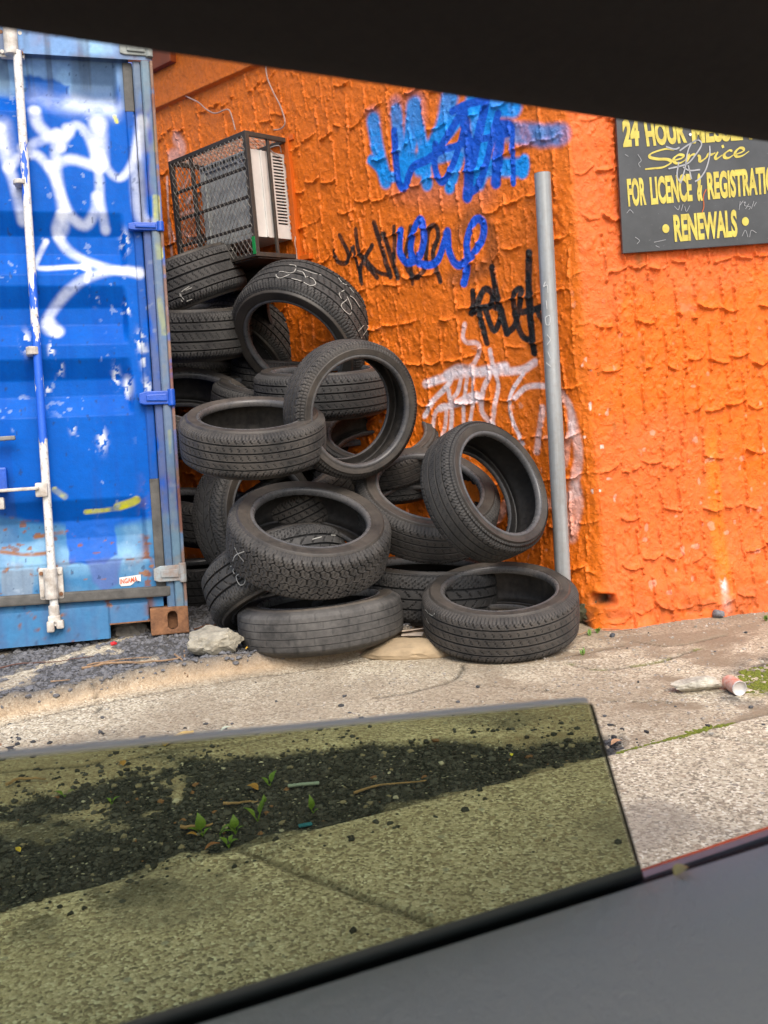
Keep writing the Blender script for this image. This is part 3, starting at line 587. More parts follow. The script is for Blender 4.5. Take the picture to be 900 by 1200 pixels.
# bottom sill with the fork pocket notch
zb0 = cl(90, 752, .0)[1]; za = cl(90, 718, .0)[1]; xn0, xn1 = cl(129, 735, 0)[0], cl(171, 735, 0)[0]; zn = cl(150, 729, 0)[1]
M_sill = m_con
def sill(x0, x1, z0, z1):
    nx = max(2, int((x1-x0)/.012)); nz = max(2, int((z1-z0)/.01)); A_, B_ = np.meshgrid(np.linspace(x0, x1, nx), np.linspace(z0, z1, nz)); return A_, B_
A_, B_ = sill(-2.44, xn0, zb0, za+.012); c1 = container_paint(A_, B_, .004); v1 = np.stack([A_, .004+.002*(fbm(A_*6, B_*6, 3)-.5), B_], -1)
painted_box('bottom_sill', -2.44, xn0, .004, .16, zb0, za+.02, rusty=.06)
painted_box('bottom_sill', xn0-.001, -.165, .006, .16, zn, za+.018, rusty=.12)
mb = MB(); mb.box(((xn0-2.42)/2, .09, zb0+.003), (abs(xn0+2.42)-.01, .15, .006)); mb.box(((xn0-.16)/2, .09, zn-.003), (abs(xn0+.16), .17, .006)); mb.build('sill_flange', m_rust, con)
# corner casting with its oval hole
mb = MB(); W_, Hc = .162, .118
oval = [(-.068+.021*math.cos(t), .060+(.019 if math.sin(t) > 0 else -.019)+.021*math.sin(t)) for t in np.linspace(0, 2*math.pi, 25)[:-1]]
outer = []
for (x, z) in oval:
    ang = math.atan2(z-.06, x+.068); ca, sa = math.cos(ang), math.sin(ang); sx = (W_-.068-.0)/abs(ca) if ca < 0 else .068/max(abs(ca), 1e-6); sz = .059/max(abs(sa), 1e-6); r_ = min(sx if ca >= 0 else .094/max(abs(ca), 1e-6), sz); outer.append((-.068+ca*r_, .06+sa*r_))
for cx_, cz_ in ((0, .119), (-.162, .119), (-.162, .001), (0, .001)):                          # square the corners
    i = min(range(len(outer)), key=lambda i: (outer[i][0]-cx_)**2+(outer[i][1]-cz_)**2); outer[i] = (cx_, cz_)
n = len(oval); yf = -.010
V = [(x, yf, z) for x, z in outer]+[(x, yf, z) for x, z in oval]+[(x, yf+.03, z) for x, z in oval]+[(x, .16, z) for x, z in outer]
Fs = []
for i in range(n):
    j = (i+1) % n; Fs += [(i, j, n+j, n+i), (n+i, n+j, 2*n+j, 2*n+i), (j, i, 3*n+i, 3*n+j)]
mb.add(V, Fs); mb.add([(-.1,.05,.02),(-.03,.05,.02),(-.03,.05,.10),(-.1,.05,.10)], [(0,1,2,3)])
mb.build('corner_casting', m_rust, con, .006)
# hinges
def hinge(py, w0, w1, hgt, rust):
    x0 = cl(w0, py, -.01)[0]; zc = cl((w0+w1)/2, py, -.01)[1]; mb = MB()
    hm = .5*hgt; mb.prism([(x0, zc-hm*.75), (x0+.02, zc-hm), (-.010, zc-hm*1.02), (-.010, zc+hm*1.02), (x0+.03, zc+hm), (x0, zc+hm*.7)], -.012, .02, Matrix(((1,0,0,0),(0,0,1,0),(0,1,0,0),(0,0,0,1))))
    mb.prism([(x0+.03, zc-hm*.45), (-.03, zc-hm*.55), (-.03, zc+hm*.55), (x0+.03, zc+hm*.45)], -.020, .0, Matrix(((1,0,0,0),(0,0,1,0),(0,1,0,0),(0,0,0,1))))
    mb.tube([(-.012, -.006, zc-hm*1.25), (-.012, -.006, zc+hm*1.25)], .016, 12)
    return mb.build('hinge', rust, con, .004)
m_hb = simple('blue hinge paint', (.003,.075,.46), .45, 0, .35, 18, .3, 70); m_hr = simple('pale rusted hinge paint', (.30,.36,.38), .7, 0, .5, 14, .4, 60, c2=(.22,.10,.04))
hinge(265, 150, 197, .034, m_hb); hinge(466, 163, 207, .058, m_hb); hinge(672, 180, 217, .068, m_hr); hinge(58, 140, 190, .050, simple('grey hinge', (.25,.27,.25), .7, 0, .4, 14, .4))
# locking rod with brackets, cam and handle
m_rod, nt, b = newmat('chipped white rod paint'); co = objco(nt)
mp = N(nt, 'ShaderNodeMapping'); mp.inputs['Scale'].default_value = (14, 14, 4.2); nt.links.new(co, mp.inputs[0]); n1 = noise(nt, 1, 4, .6, mp.outputs[0]); n2 = noise(nt, 60, 5, .7, co)
sx = N(nt, 'ShaderNodeSeparateXYZ'); nt.links.new(co, sx.inputs[0]); band = ramp(nt, math_(nt, 'DIVIDE', sx.outputs[2], 2.6), [(.31, 0), (.345, .5), (.6, .55), (.80, .5), (.93, .15)])
blue = ramp(nt, math_(nt, 'ADD', n1, math_(nt, 'MULTIPLY', band, .26)), [(.635, 0), (.65, 1)])
c_ = mix(nt, ramp(nt, n2, [(.5, 0), (.66, .8)]), (.66,.64,.60), (.36,.32,.27)); c_ = mix(nt, ramp(nt, noise(nt, 26, 4, .6, co), [(.66, 0), (.7, .9)]), c_, (.05,.045,.045)); c_ = mix(nt, blue, c_, (.01,.10,.56))
nt.links.new(c_, b.inputs['Base Color']); b.inputs['Roughness'].default_value = .5; bump(nt, b, n2, .3, .004)
m_wh = simple('dirty white casting paint', (.60,.57,.52), .6, 0, .45, 26, .35, 70, c2=(.30,.25,.20))
RY = -.012
rod = MB(); rp = [P3(20, 60, RY), P3(65, 733, RY)]; rod.tube(rp, .0175, 16); rod = rod.build('locking_rod', m_rod, con, smooth=True)
def bracket(px, py, w_, h_, bolts=True):
    x_, z_ = cl(px, py, .0); mb = MB(); mb.box((x_, .016, z_), (w_, .026, h_)); o = mb.build('rod_bracket', m_wh, con, .008)
    mb = MB(); mb.tube([(x_, RY, z_-h_*.48), (x_, RY, z_+h_*.48)], .028, 16); mb.build('sleeve', m_wh, o, .004)
    if bolts:
        for sx_ in (-1, 1):
            for sz_ in (-1, 1):
                mb = MB(); mb.tube([(x_+sx_*w_*.38, .004, z_+sz_*h_*.34), (x_+sx_*w_*.38, -.006, z_+sz_*h_*.34)], .0085, 8); mb.build('bolt', m_wh if sz_*sx_ > 0 else m_rust, o)
    return o
bracket(60, 684, .098, .135); bracket(13, 50, .098, .12); bracket(39, 412, .06, .035, False); bracket(24, 215, .05, .02, False)
x_, z_ = cl(64.5, 728, 0); mb = MB(); mb.box((x_, -.012, z_+.012), (.05, .05, .03)); mb.box((x_-.016, -.022, z_-.018), (.030, .05, .045)); mb.box((x_+.022, -.02, z_-.012), (.03, .04, .035)); mb.tube([(x_, RY, z_), (x_, RY, z_+.07)], .022, 12); mb.build('rod_cam', m_wh, con, .006)
x_, z_ = cl(51, 574, 0); mb = MB(); mb.box((x_-.005, -.02, z_), (.05, .05, .06)); mb.build('handle_hub', m_wh, con, .008)
mb = MB(); mb.bar(P3(46, 572, -.045), P3(-70, 580, -.045), .014, .034, (0,-1,0)); mb.box((cl(3,588,0)[0], -.02, cl(3,590,0)[1]), (.02,.04,.05)); mb.build('rod_handle', m_wh, con, .005)
mb = MB(); mb.bar(P3(-40, 517, -.02), P3(18, 513, -.02), .018, .026, (0,-1,0)); mb.build('latch_bar', simple('grey latch steel', (.22,.21,.20), .6, .3, .4, 30, .3), con, .004)
mb = MB(); mb.box((cl(2,565,0)[0], -.01, cl(2,562,0)[1]), (.05,.05,.10)); mb.build('handle_catch', m_hb, con, .008)
# sticker with its worn red letters
sx0, sz0 = cl(140, 676, DY-.004); sx1, sz1 = cl(164.5, 672, DY-.004)
st = MB(); P_ = lambda px, py, y: (cl(px, py, y)[0], y, cl(px, py, y)[1]); yk = DY-.0035
st.add([P_(139.8,677,yk), P_(164.8,673.2,yk), P_(165,681.5,yk), P_(160,680,yk), P_(156,684,yk), P_(153,686,yk), P_(142,687,yk), P_(140,684.5,yk)], [tuple(range(8))[::-1]])
stk = st.build('sticker', simple('worn white sticker', (.74,.72,.68), .6, 0, .2, 30, .1), con)
m_red = simple('faded red print', (.70,.13,.05), .6, 0, .3, 90, 0)
def text_mesh(name, body, mat, parent, Mloc, size=1.0, xscale=1.0, bold=.0, width=None, height=None, shear=0.0, extrude=.0006):
    cu = bpy.data.curves.new(name, 'FONT'); cu.body = body; cu.size = size; cu.offset = bold; cu.extrude = extrude; cu.shear = shear; cu.resolution_u = 4
    t = bpy.data.objects.new('tmp', cu); COL.objects.link(t); dg = bpy.context.evaluated_depsgraph_get(); dg.update()
    me = bpy.data.meshes.new_from_object(t.evaluated_get(dg)); bpy.data.objects.remove(t); me.name = name
    n = len(me.vertices); v = np.zeros(n*3, np.float32); me.vertices.foreach_get('co', v); v = v.reshape(-1, 3)
    mn = v.min(0); mx = v.max(0); v[:, 0] -= mn[0]; v[:, 1] -= mn[1]
    if width: v[:, 0] *= width/(mx[0]-mn[0])
    if height: v[:, 1] *= height/(mx[1]-mn[1])
    me.vertices.foreach_set('co', v.ravel()); me.transform(Mloc); me.update(); me.materials.clear(); me.materials.append(mat)
    return link(bpy.data.objects.new(name, me), parent)
p0, p1, p2 = (np.array(P_(*t, yk-.002)) for t in ((141,684.8), (161,681.2), (140.6,678.2)))
ux = (p1-p0)/np.linalg.norm(p1-p0); uz = np.array([0,0,1.]); text_mesh('lettering', 'INGAMA', m_red, stk, frame(p0, ux, uz, np.array([0,-1.,0])), width=float(np.linalg.norm(p1-p0)), height=.022, bold=.02, extrude=.0003)
# the rest of the box: side walls, roof, floor
mb = MB()
zc = lambda y: .012*math.copysign(1, math.sin(y*20))
for sx_, nm in ((-.012, 0), (-2.43, 1)): mb.box((sx_, 3.1, 1.3), (.02, 5.9, 2.5))
mb.box((-1.22, 3.1, 2.53), (2.42, 5.9, .02)); mb.box((-1.22, 3.1, .12), (2.40, 5.8, .03)); mb.box((-1.22, 6.05, 1.3), (2.40, .02, 2.5))
mb.build('box_shell', m_hb, con)
painted_box('top_rail', -2.44, 0, -.004, .12, 2.481, 2.59, rusty=.2)
# ------------------------------------------------------------------ tyres
def rubber(name, c, dust, rough, bscale=90, bstr=.25, ringy=False, grooves=False):
    m, nt, b = newmat(name); L = nt.links.new; co = objco(nt); oi = N(nt, 'ShaderNodeObjectInfo')
    so_ = N(nt, 'ShaderNodeSeparateColor'); L(oi.outputs['Color'], so_.inputs[0])
    n1 = noise(nt, 6, 5, .65, co); n2 = noise(nt, 45, 4, .7, co)
    f = math_(nt, 'MULTIPLY', ramp(nt, math_(nt, 'ADD', math_(nt, 'MULTIPLY', n1, .7), math_(nt, 'MULTIPLY', n2, .3)), [(.36, 0.05), (.62, 1)]), so_.outputs[0])
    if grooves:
        ga_ = N(nt, 'ShaderNodeAttribute', attribute_name='paint'); f = math_(nt, 'MULTIPLY', f, ga_.outputs['Fac']); c_in = mix(nt, ga_.outputs['Fac'], (.006,.006,.006), c)  # dust stays on the ribs; grooves coloured near-black to deepen their shade
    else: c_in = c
    L(mix(nt, f, c_in, mix(nt, so_.outputs[1], dust, (.105,.088,.072))), b.inputs['Base Color'])
    L(ramp(nt, n2, [(.3, rough-.1), (.7, rough+.1)]), b.inputs['Roughness']); b.inputs['Specular IOR Level'].default_value = .32
    bump(nt, b, n2 if not ringy else noise(nt, 30, 5, .7, co), bstr, .003); return m
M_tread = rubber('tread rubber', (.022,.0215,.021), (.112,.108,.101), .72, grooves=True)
M_side = rubber('sidewall rubber', (.021,.0195,.018), (.095,.080,.064), .52, ringy=True)
M_bead = rubber('bead rubber', (.050,.052,.056), (.17,.17,.17), .30, bstr=.12)
M_liner = rubber('liner rubber', (.010,.010,.0105), (.030,.029,.029), .45)
M_chalk = simple('tyre chalk', (.42,.41,.37), .9, 0, .5, 120, .2)
NS = 378
TH = np.arange(NS)*2*math.pi/NS
def tri(x): return np.abs((x % 1)-.5)*4-1
def tread_rows(pattern, tw):
    gs = {'rib': [(-.62,.045),(-.2,.05),(.22,.05),(.63,.045)], 'block': [(-.60,.035),(-.22,.03),(.20,.03),(.60,.035)], 'worn': [(-.6,.022),(-.2,.024),(.2,.024),(.6,.022)], 'swoosh': [(-.46,.055),(0.0,.05),(.46,.055)], 'wide': [(-.66,.04),(-.25,.055),(.25,.055),(.66,.04)]}[pattern]
    gd = {'rib': .0075, 'block': .0065, 'worn': .0022, 'swoosh': .0075, 'wide': .008}[pattern]
    rows = []                                   # (z / tw, depth, groove id)
    cuts = [-1.0]
    for i, (g, hw) in enumerate(gs):
        a, b = cuts[-1], g-hw
        for t in np.linspace(0, 1, 6): rows.append((a+(b-a)*t, 0, -1, (i, t)))
        rows.append((g-hw*.55, gd, i, None)); rows.append((g+hw*.55, gd, i, None)); cuts.append(g+hw)
    for t in np.linspace(0, 1, 6): rows.append((cuts[-1]+(1-cuts[-1])*t, 0, -1, (len(gs), t)))
    return rows
def tyre_meshes(kind, pattern, R=.325, w=.222, rim=.222):
    tw = .405*w; rows = tread_rows(pattern, tw); P = 63 if pattern in ('rib', 'worn', 'wide') else 54
    per = NS/P; nr = len({r[3][0] for r in rows if r[3]}); V = []
    k = np.arange(NS); DUST_SHADE = []
    wearn = .0012*(vnoise(k*.11, k*0+3.0)-.5)
    for u, d, g, rib in rows:
        z = u*tw+np.zeros(NS); r = R-.0055*u*u-.010*max(0, abs(u)-.82)**2/.0324*.9-d+wearn
        slot = np.zeros(NS)
        if pattern == 'block' and (g >= 0 or (rib and rib[1] in (0, 1))): z = z+.0042*tri(k/per+(.5 if u > 0 else 0))*(1 if abs(u) < .99 else 0)
        if rib:
            ri, t = rib; shoulder = ri in (0, nr-1); s = math.copysign(1, u)
            if pattern in ('rib', 'wide'):
                ph = k/per+(abs(u)*1.1 if shoulder else u*2.2)+ri*.37
                if shoulder: slot = .0045*((ph % 1) < 1.01/per)*(abs(u) > .70)+.0026*(((ph+.5) % 1) < 1.01/per)*(abs(u) > .82)
                else: slot = .0030*((ph % 1) < 1.01/per)*(t > .12)*(t < (.62 if ri % 2 else .88))
            elif pattern == 'block':
                ph = k/per+abs(u)*.8+(.5 if ri % 2 else 0); slot = .0062*((ph % 1) < 1.01/per)+.0022*(((ph+.5) % 1) < 1.01/per)*(0 < t < 1)
            elif pattern == 'worn':
                ph = k/(per*3)+ri*.3; slot = .0012*((ph % 1) < 1.01/per/3)*(t > .1)
            else:
                ph = k/(per*1.5)+abs(u)**1.4*2.3+(.5 if u > 0 else 0); slot = .0052*((ph % 1) < 1.3/per/1.5)*(abs(u) > .08)+.0028*(((ph+.5) % 1) < 1.01/per/1.5)*shoulder
        V.append(np.stack([(r-slot)*np.cos(TH), (r-slot)*np.sin(TH), z], -1)); DUST_SHADE.append(np.clip(1-(slot+d)/.0035, 0, 1))  # rib dust mask that also paints the groove shade
    lastr = R-.0055-.009
    def ring(r, z): return np.stack([r*np.cos(TH), r*np.sin(TH), z+np.zeros(NS)], -1)
    # tread wraps round the shoulder with small ribs
    sh = [(lastr-.004, tw+.0035, 1), (lastr-.010, tw+.0075, 1), (lastr-.017, tw+.0105, 1), (lastr-.0205, tw+.0112, 0)]
    def shoulder(sg):
        o = []
        for r, z, rb in sh:
            notch = .0022*(((k/per*2+.3) % 1) < .34)*rb*(pattern != 'worn'); o.append(ring(r-notch*.8, sg*(z-notch)))
        return o
    full = shoulder(-1)[::-1]+V+shoulder(1); full = np.stack(full)                  # rows along z
    out = {}
    def mk(nm, A, mat, smooth, col=None):
        o = np_mesh(nm, A, grid_faces(A.shape[0], NS, True), mat, None, smooth, col); me = o.data; bpy.data.objects.remove(o); return me
    dm = np.concatenate([np.full((4, NS), .75), np.array(DUST_SHADE), np.full((4, NS), .75)]); out['tread'] = mk('tread', full, M_tread, False, np.stack([dm]*3, -1))
    H = w/2; mid = rim+.56*(R-rim)
    def side(sg):
        r0, z0 = sh[-1][0], sh[-1][1]; pts = [(r0, z0)]; span = r0-(rim+.018)
        zb = .94*H
        for t in np.linspace(.04, 1, 22):
            r = r0-span*t; a = (r-mid)/(r0-mid) if r > mid else (mid-r)/(mid-rim-.018)
            z = H-(H-z0)*abs(a)**2.3 if r > mid else H-(H-zb)*abs(a)**2.0
            if .12 < t < .15 or .84 < t < .87: z += .0016
            if .22 < t < .26: z += .0010
            if .955 < t: z += .0030
            pts.append((r, z))
        pts.append((rim+.0185, zb+.0018))
        A = np.stack([ring(r, sg*z) for r, z in pts])
        if True:                                 # moulded, unreadable raised marks in two arcs of the sidewall
            rr = np.array([p[0] for p in pts])[:, None]; tt = TH[None, :]
            zone = np.exp(-((rr-(mid+.012))/.009)**2)*(((tt % 3.14) > .5) & ((tt % 3.14) < 1.6)); mk_ = (vnoise(tt*70+3, rr*0+kind) > .55)
            A[..., 2] += sg*.0008*zone*mk_
        return A
    out['sidewall'] = [mk('sidewall', side(1), M_side, True), mk('sidewall', side(-1)[::-1], M_side, True)]
    def bead(sg):
        zb = .94*H+.0018; pts = [(rim+.0185, zb), (rim+.013, zb+.0026), (rim+.006, zb+.0005), (rim+.0015, zb-.007), (rim, zb-.014), (rim+.0005, zb-.024), (rim+.003, zb-.028)]
        return np.stack([ring(r, sg*z) for r, z in pts])
    out['bead'] = [mk('bead', bead(1), M_bead, True), mk('bead', bead(-1)[::-1], M_bead, True)]
    zb = .94*H-.0262; ins = [(rim+.003, zb), (rim+.014, zb+.003), (mid-.01, H-.014), (mid+.02, H-.015), (R-.032, tw+.002), (R-.020, tw-.016), (R-.0165, tw-.05)]
    prof = ins+[(R-.0160, z) for z in np.linspace(tw-.056, -(tw-.056), 7)]+[(r, -z) for r, z in ins[::-1]]
    L_ = np.stack([ring(r+(.0006*np.sin(k*2*math.pi*21/NS*3) if abs(z) < tw else 0), z) for r, z in prof]); out['liner'] = mk('inner_liner', L_[::-1], M_liner, True)
    out['dims'] = (R, w, rim, tw); return out
KINDS = {'rib': tyre_meshes(1, 'rib', w=.212, rim=.226), 'block': tyre_meshes(2, 'block', w=.205, rim=.219), 'worn': tyre_meshes(3, 'worn', w=.175, rim=.225), 'swoosh': tyre_meshes(4, 'swoosh', w=.235, rim=.232), 'wide': tyre_meshes(5, 'wide', w=.225, rim=.238), 'slim': tyre_meshes(6, 'rib', w=.195, rim=.243), 'fat': tyre_meshes(7, 'wide', w=.245, rim=.226)}
GROUP = 'old tyres heaped between the container and the orange wall'
def tyre(label, kind, cx, cy, phi, e, dpx, R, dust=(.55, .3), spin=0.0):
    """a tyre whose outer width measures dpx photo pixels; phi: where its open face leans (clockwise from up), e: how much it turns to the viewer"""
    dist = FPX*2*R/dpx*np.linalg.norm(ray(cx, cy)); c = at_dist(cx, cy, dist)
    v = CP-c; v /= np.linalg.norm(v); up = CU-v*(CU@v); up /= np.linalg.norm(up); rt = np.cross(up, v)
    p, ee = rad(phi), rad(e); n = (math.sin(p)*rt+math.cos(p)*up)*math.cos(ee)+v*math.sin(ee)
    x = np.cross(up if abs(up@n) < .95 else rt, n); x /= np.linalg.norm(x); y = np.cross(n, x)
    x, y = x*math.cos(spin)+y*math.sin(spin), y*math.cos(spin)-x*math.sin(spin)
    K = KINDS[kind]; s = R/K['dims'][0]
    t = thing('car_tyre', label, 'tyre', frame(c, x*s, y*s, n*s), GROUP)
    def part(nm, me):
        o = link(bpy.data.objects.new(nm, me), t); o.color = (dust[0], dust[1], 0, 1); return o
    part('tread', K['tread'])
    for m_ in K['sidewall']: part('sidewall', m_)
    for m_ in K['bead']: part('bead', m_)
    part('inner_liner', K['liner'])
    _clear = (round(min(float((c+x*R*math.cos(a)+y*R*math.sin(a))[2]-K['dims'][1]/2*s*abs(n[2])-ground_z(*(c+x*R*math.cos(a)+y*R*math.sin(a))[:2])) for a in np.linspace(0, 6.28, 24)), 3)); return t, K['dims'], np.array([x, y, n]), c, s
def chalk(T, strokes, wid=.0038):
    """chalk strokes laid on the tread where the photo shows them"""
    t, (R, w_, rim, tw), B, c, s = T; mb = MB()
    o = B @ (CP-c)/s
    for st_ in strokes:
        pts = []
        for (px, py) in smooth_line(st_, 4):
            d = B @ ray(px, py)/s; a_ = d[0]**2+d[1]**2; b_ = 2*(o[0]*d[0]+o[1]*d[1]); c_ = o[0]**2+o[1]**2-(R*1.0)**2; D = b_*b_-4*a_*c_
            if D <= 0: continue
            h = o+d*((-b_-math.sqrt(D))/(2*a_))
            if abs(h[2]) < tw*.98: pts.append((math.atan2(h[1], h[0]), h[2]))
        for (t0, z0), (t1, z1) in zip(pts[:-1], pts[1:]):
            du, dz = (t1-t0)*R, z1-z0; l = math.hypot(du, dz)
            if l < 1e-5 or l > .05: continue
            if random.random() < .10: continue
            nu, nz = -dz/l*wid/2, du/l*wid/2; q_ = []
            for tt, zz, sg in ((t0, z0, 1), (t1, z1, 1), (t1, z1, -1), (t0, z0, -1)):
                th = tt+sg*nu/R; z = zz+sg*nz; r = R-.0055*(z/tw)**2+.0012; q_.append((r*math.cos(th), r*math.sin(th), z))
            mb.add(q_, [(0, 1, 2, 3)])
    if mb.v: mb.build('chalk_mark', M_chalk, t)
# back and upper tyres first
tyre('dark tyre on the ground in deep shade, close behind the container corner casting', 'rib', 240, 684, -3, 7, 148, .335, (.12, .1), .3)
T = tyre('topmost tyre of the heap, tipped edge-on just under the window cage', 'fat', 213, 337, -24, -5, 150, .34, (.62, .1), 1.2)
chalk(T, [q(p, 3.333, 180, 130) for p in ([(140,685),(105,715),(140,760)], [(75,745),(100,772)], [(100,700),(112,745),(150,735)], [(150,690),(125,700)])])
tyre('flat-lying tyre seen edge-on, second from the top of the stack against the container', 'fat', 220, 388, -4, 5, 152, .345, (.5, .15), 2.0)
T = tyre('flat tyre squeezed third in the stack by the container, only its chalked end showing', 'rib', 210, 436, 4, 8, 150, .372, (.6, .5), .7)
chalk(T, [q(p, 3.333, 180, 130) for p in ([(290,1000),(320,985),(335,975)], [(262,962),(285,985),(300,1005)])])
tyre('tilted open tyre below the edge-on stack, partly cut off by the container edge', 'rib', 228, 484, 6, 30, 150, .325, (.55, .6), 3.0)
tyre('tyre glimpsed through the hole of the big chalked tyre, leaning on the orange wall', 'rib', 297, 408, 222, 32, 140, .338, (.75, .6), .2)
T = tyre('big tyre with white chalk numbers on its tread, leaning on the wall below the cage', 'fat', 356, 389, 216, 45, 168, .368, (.42, .15), .9)
chalk(T, [q(p, 6.0, 300, 290) for p in ([(235,120),(280,130),(270,170),(240,180)], [(240,180),(170,170),(140,195),(170,212),(235,190)], [(290,165),(330,175),(350,212)], [(250,215),(320,235),(380,265),(420,255),(400,220),(355,205)], [(330,155),(400,180),(460,195)],
    [(620,300),(585,325),(600,360)], [(650,335),(690,360),(730,420)], [(640,365),(600,410),(660,470),(670,420),(640,345)], [(580,210),(610,250),(640,260)], [(660,280),(690,315)], [(720,590),(770,540),(800,590),(790,620)], [(740,640),(765,600),(790,560)])])
tyre('tyre lying deep in shadow below the big chalked tyre, mostly hidden by its neighbours', 'rib', 337, 440, 2, 6, 132, .315, (.25, .2), .7)
tyre('edge-on tyre lying flat behind the upright ring, its tread seen through that ring', 'rib', 378, 458, -3, 6, 160, .335, (.42, .1), 1.7)
tyre('tilted brownish tyre whose rim shows in the lower half of the upright ring', 'slim', 443, 521, -3, 33, 144, .297, (.6, .75), .4)
tyre('upright ring-shaped tyre in the middle of the heap, its hole framing another tread', 'slim', 412, 480, 104, 60, 163, .295, (.62, .75), 2.6)
tyre('tyre buried under the framed brownish one, only its dark inside glimpsed', 'rib', 440, 550, 2, 14, 150, .318, (.3, .3), .9)
tyre('tyre buried deep in the heap behind the flat ring, almost hidden in shadow', 'fat', 322, 480, 6, 10, 150, .338, (.25, .2), .7)
tyre('half-buried tyre between two bigger ones in mid-heap, only a tread strip showing', 'rib', 343, 588, -25, 14, 150, .30, (.7, .8), .1)
tyre('tyre standing on its side at the container, swooping tread, behind the big tilted tyre', 'swoosh', 302, 607, 80, 48, 160, .32, (.35, .2), 1.0)
tyre('flat tyre with its round hole facing up, touching the container edge in mid-heap', 'rib', 297, 511, -3, 17, 171, .305, (.72, .75), 2.2)
tyre('lowest flat tyre of the stack under the leaning ones, diagonal tread, beside a cardboard scrap', 'swoosh', 503, 690, 1, 9, 165, .318, (.3, .15), 0.0)
tyre('tyre added to darken the gap beside the container, behind the upright swooping one', 'rib', 246, 606, 4, 10, 150, .345, (.2, .2), .8)  # extra tyre, put in so the gap reads dark
tyre('tilted open tyre behind the one that leans on the pole, wide dark hole', 'rib', 500, 590, 11, 37, 170, .324, (.55, .55), 1.9)
tyre('tyre leaning against the wall and the metal pole, resting on the round front tyre', 'wide', 569, 576, 61, 39, 166, .292, (.45, .35), .5)
T = tyre('steeply tipped tyre wedged at the foot of the heap, chalk loop on its broad grooves', 'swoosh', 327, 678, 160, 18, 176, .327, (.55, .1), 2.9)
chalk(T, [q(p, 8.57, 230, 620) for p in ([(340,375),(385,370),(370,420),(390,460)], [(400,470),(440,452),(488,490),(480,545),(440,562),(410,520),(400,475)])]+[[(366,632),(388,627),(410,630)]])
T = tyre('scuffed bald grey tyre lying flat at the foot of the heap, beside the concrete lump', 'worn', 376, 726, -6, 9, 193, .346, (1.0, .25), .6)
T = tyre('big tilted tyre with blocky tread and open hole in the front centre of the heap', 'block', 362, 630, 6, 31, 192, .337, (.62, .55), 1.4)
chalk(T, [q(p, 8.57, 230, 620) for p in ([(385,180),(420,250),(480,325)], [(480,225),(400,260),(365,320)])])
T = tyre('round tyre lying alone on the footpath at the right front, below the metal pole', 'rib', 586, 715, -2, 24, 183, .318, (.68, .75), 2.4)
chalk(T, [q(p, 11.25, 480, 680) for p in ([(170,230),(200,310),(240,310),(250,360),(262,388)], [(270,350),(320,352),(335,400),(300,465),(250,440)], [(195,390),(212,400),(240,440)], [(220,500),(235,540),(262,570)])])
# ------------------------------------------------------------------ window unit and its cage
_k0 = wl(352, 294); KO = wpt(_k0[0]-.012, _k0[1]-.03, .012); KX_ = dL; KN = nL; KZ = SH/np.linalg.norm(SH)
MK = frame(KO, KX_, KN, KZ)
CW, CD, CHt = .64, .275, .585
cage = thing('security_cage', 'black steel cage with diamond mesh bolted round the window unit on the orange wall', 'cage', MK)
m_blk = simple('worn black steel', (.035,.034,.033), .55, .2, .4, 40, .3, 120, c2=(.07,.055,.04))
m_ora = m_or
b_ = .013
def fr(name, segs, mat, wd=.022, parent=cage):
    mb = MB()
    for a, c in segs: mb.bar(a, c, wd, wd, (0, 1, .01))
    return mb.build(name, mat, parent, .002)
x0, x1, y1, z0, z1 = 0.0, CW, CD, 0.0, CHt
for a, c in (((x0,y1,z0-.011),(x0,y1,z1+.011)), ((x1,y1,z0-.011),(x1,y1,z1+.011))): fr('post', [(a, c)], m_blk, .024)
fr('frame_rail', [((x0+.012,y1,z1),(x1-.012,y1,z1))], m_blk); fr('frame_rail', [((x0+.012,y1,z0),(x1-.012,y1,z0))], m_blk)
for xx_ in (x0, x1):
    fr('frame_rail', [((xx_,.0,z1),(xx_,y1-.012,z1))], m_blk); fr('frame_rail', [((xx_,.0,z0),(xx_,y1-.012,z0))], m_blk)
fr('frame_rail', [((x0+.012,.012,z1),(x1-.012,.012,z1))], m_blk, .018)
for t in (.27, .51, .75): fr('crossbar', [((x0+.012,y1-.006,z1-(z1-z0)*t),(x1-.012,y1-.006,z1-(z1-z0)*t))], m_blk, .014)
fr('crossbar', [((x1-.165,y1-.010,z0+.011),(x1-.165,y1-.010,z1-.011))], m_blk, .015)
fr('crossbar', [((x0,.135,z0+.011),(x0,.135,z1-.011))], m_blk, .015); fr('crossbar', [((x1,.135,z0+.011),(x1,.135,z1-.011))], m_blk, .015)
fr('wall_frame', [((x0-.012,.008,z0-.03),(x0-.012,.008,z1+.012)), ((x0-.10,.0,z0-.012),(x0-.024,.0,z0-.012)), ((x0-.06,.0,z1+.006),(x0-.024,.0,z1+.006))], m_ora, .026)
mb = MB(); mb.box((CW/2, CD/2, z0-.016), (CW, CD-.01, .006)); mb.build('base_tray', m_blk, cage)
mb = MB(); mb.box((CW/2, .03, z0-.05), (CW*.96, .05, .05)); mb.build('support_rail', m_blk, cage, .004)
mb = MB(); mb.bar((x0, y1+.0135, z0), (x0, y1+.0135, z0+.085), .022, .003, (0,1,.01)); mb.build('paint_patch', simple('green paint', (.01,.26,.06), .5, 0, .2, 30, 0), cage)
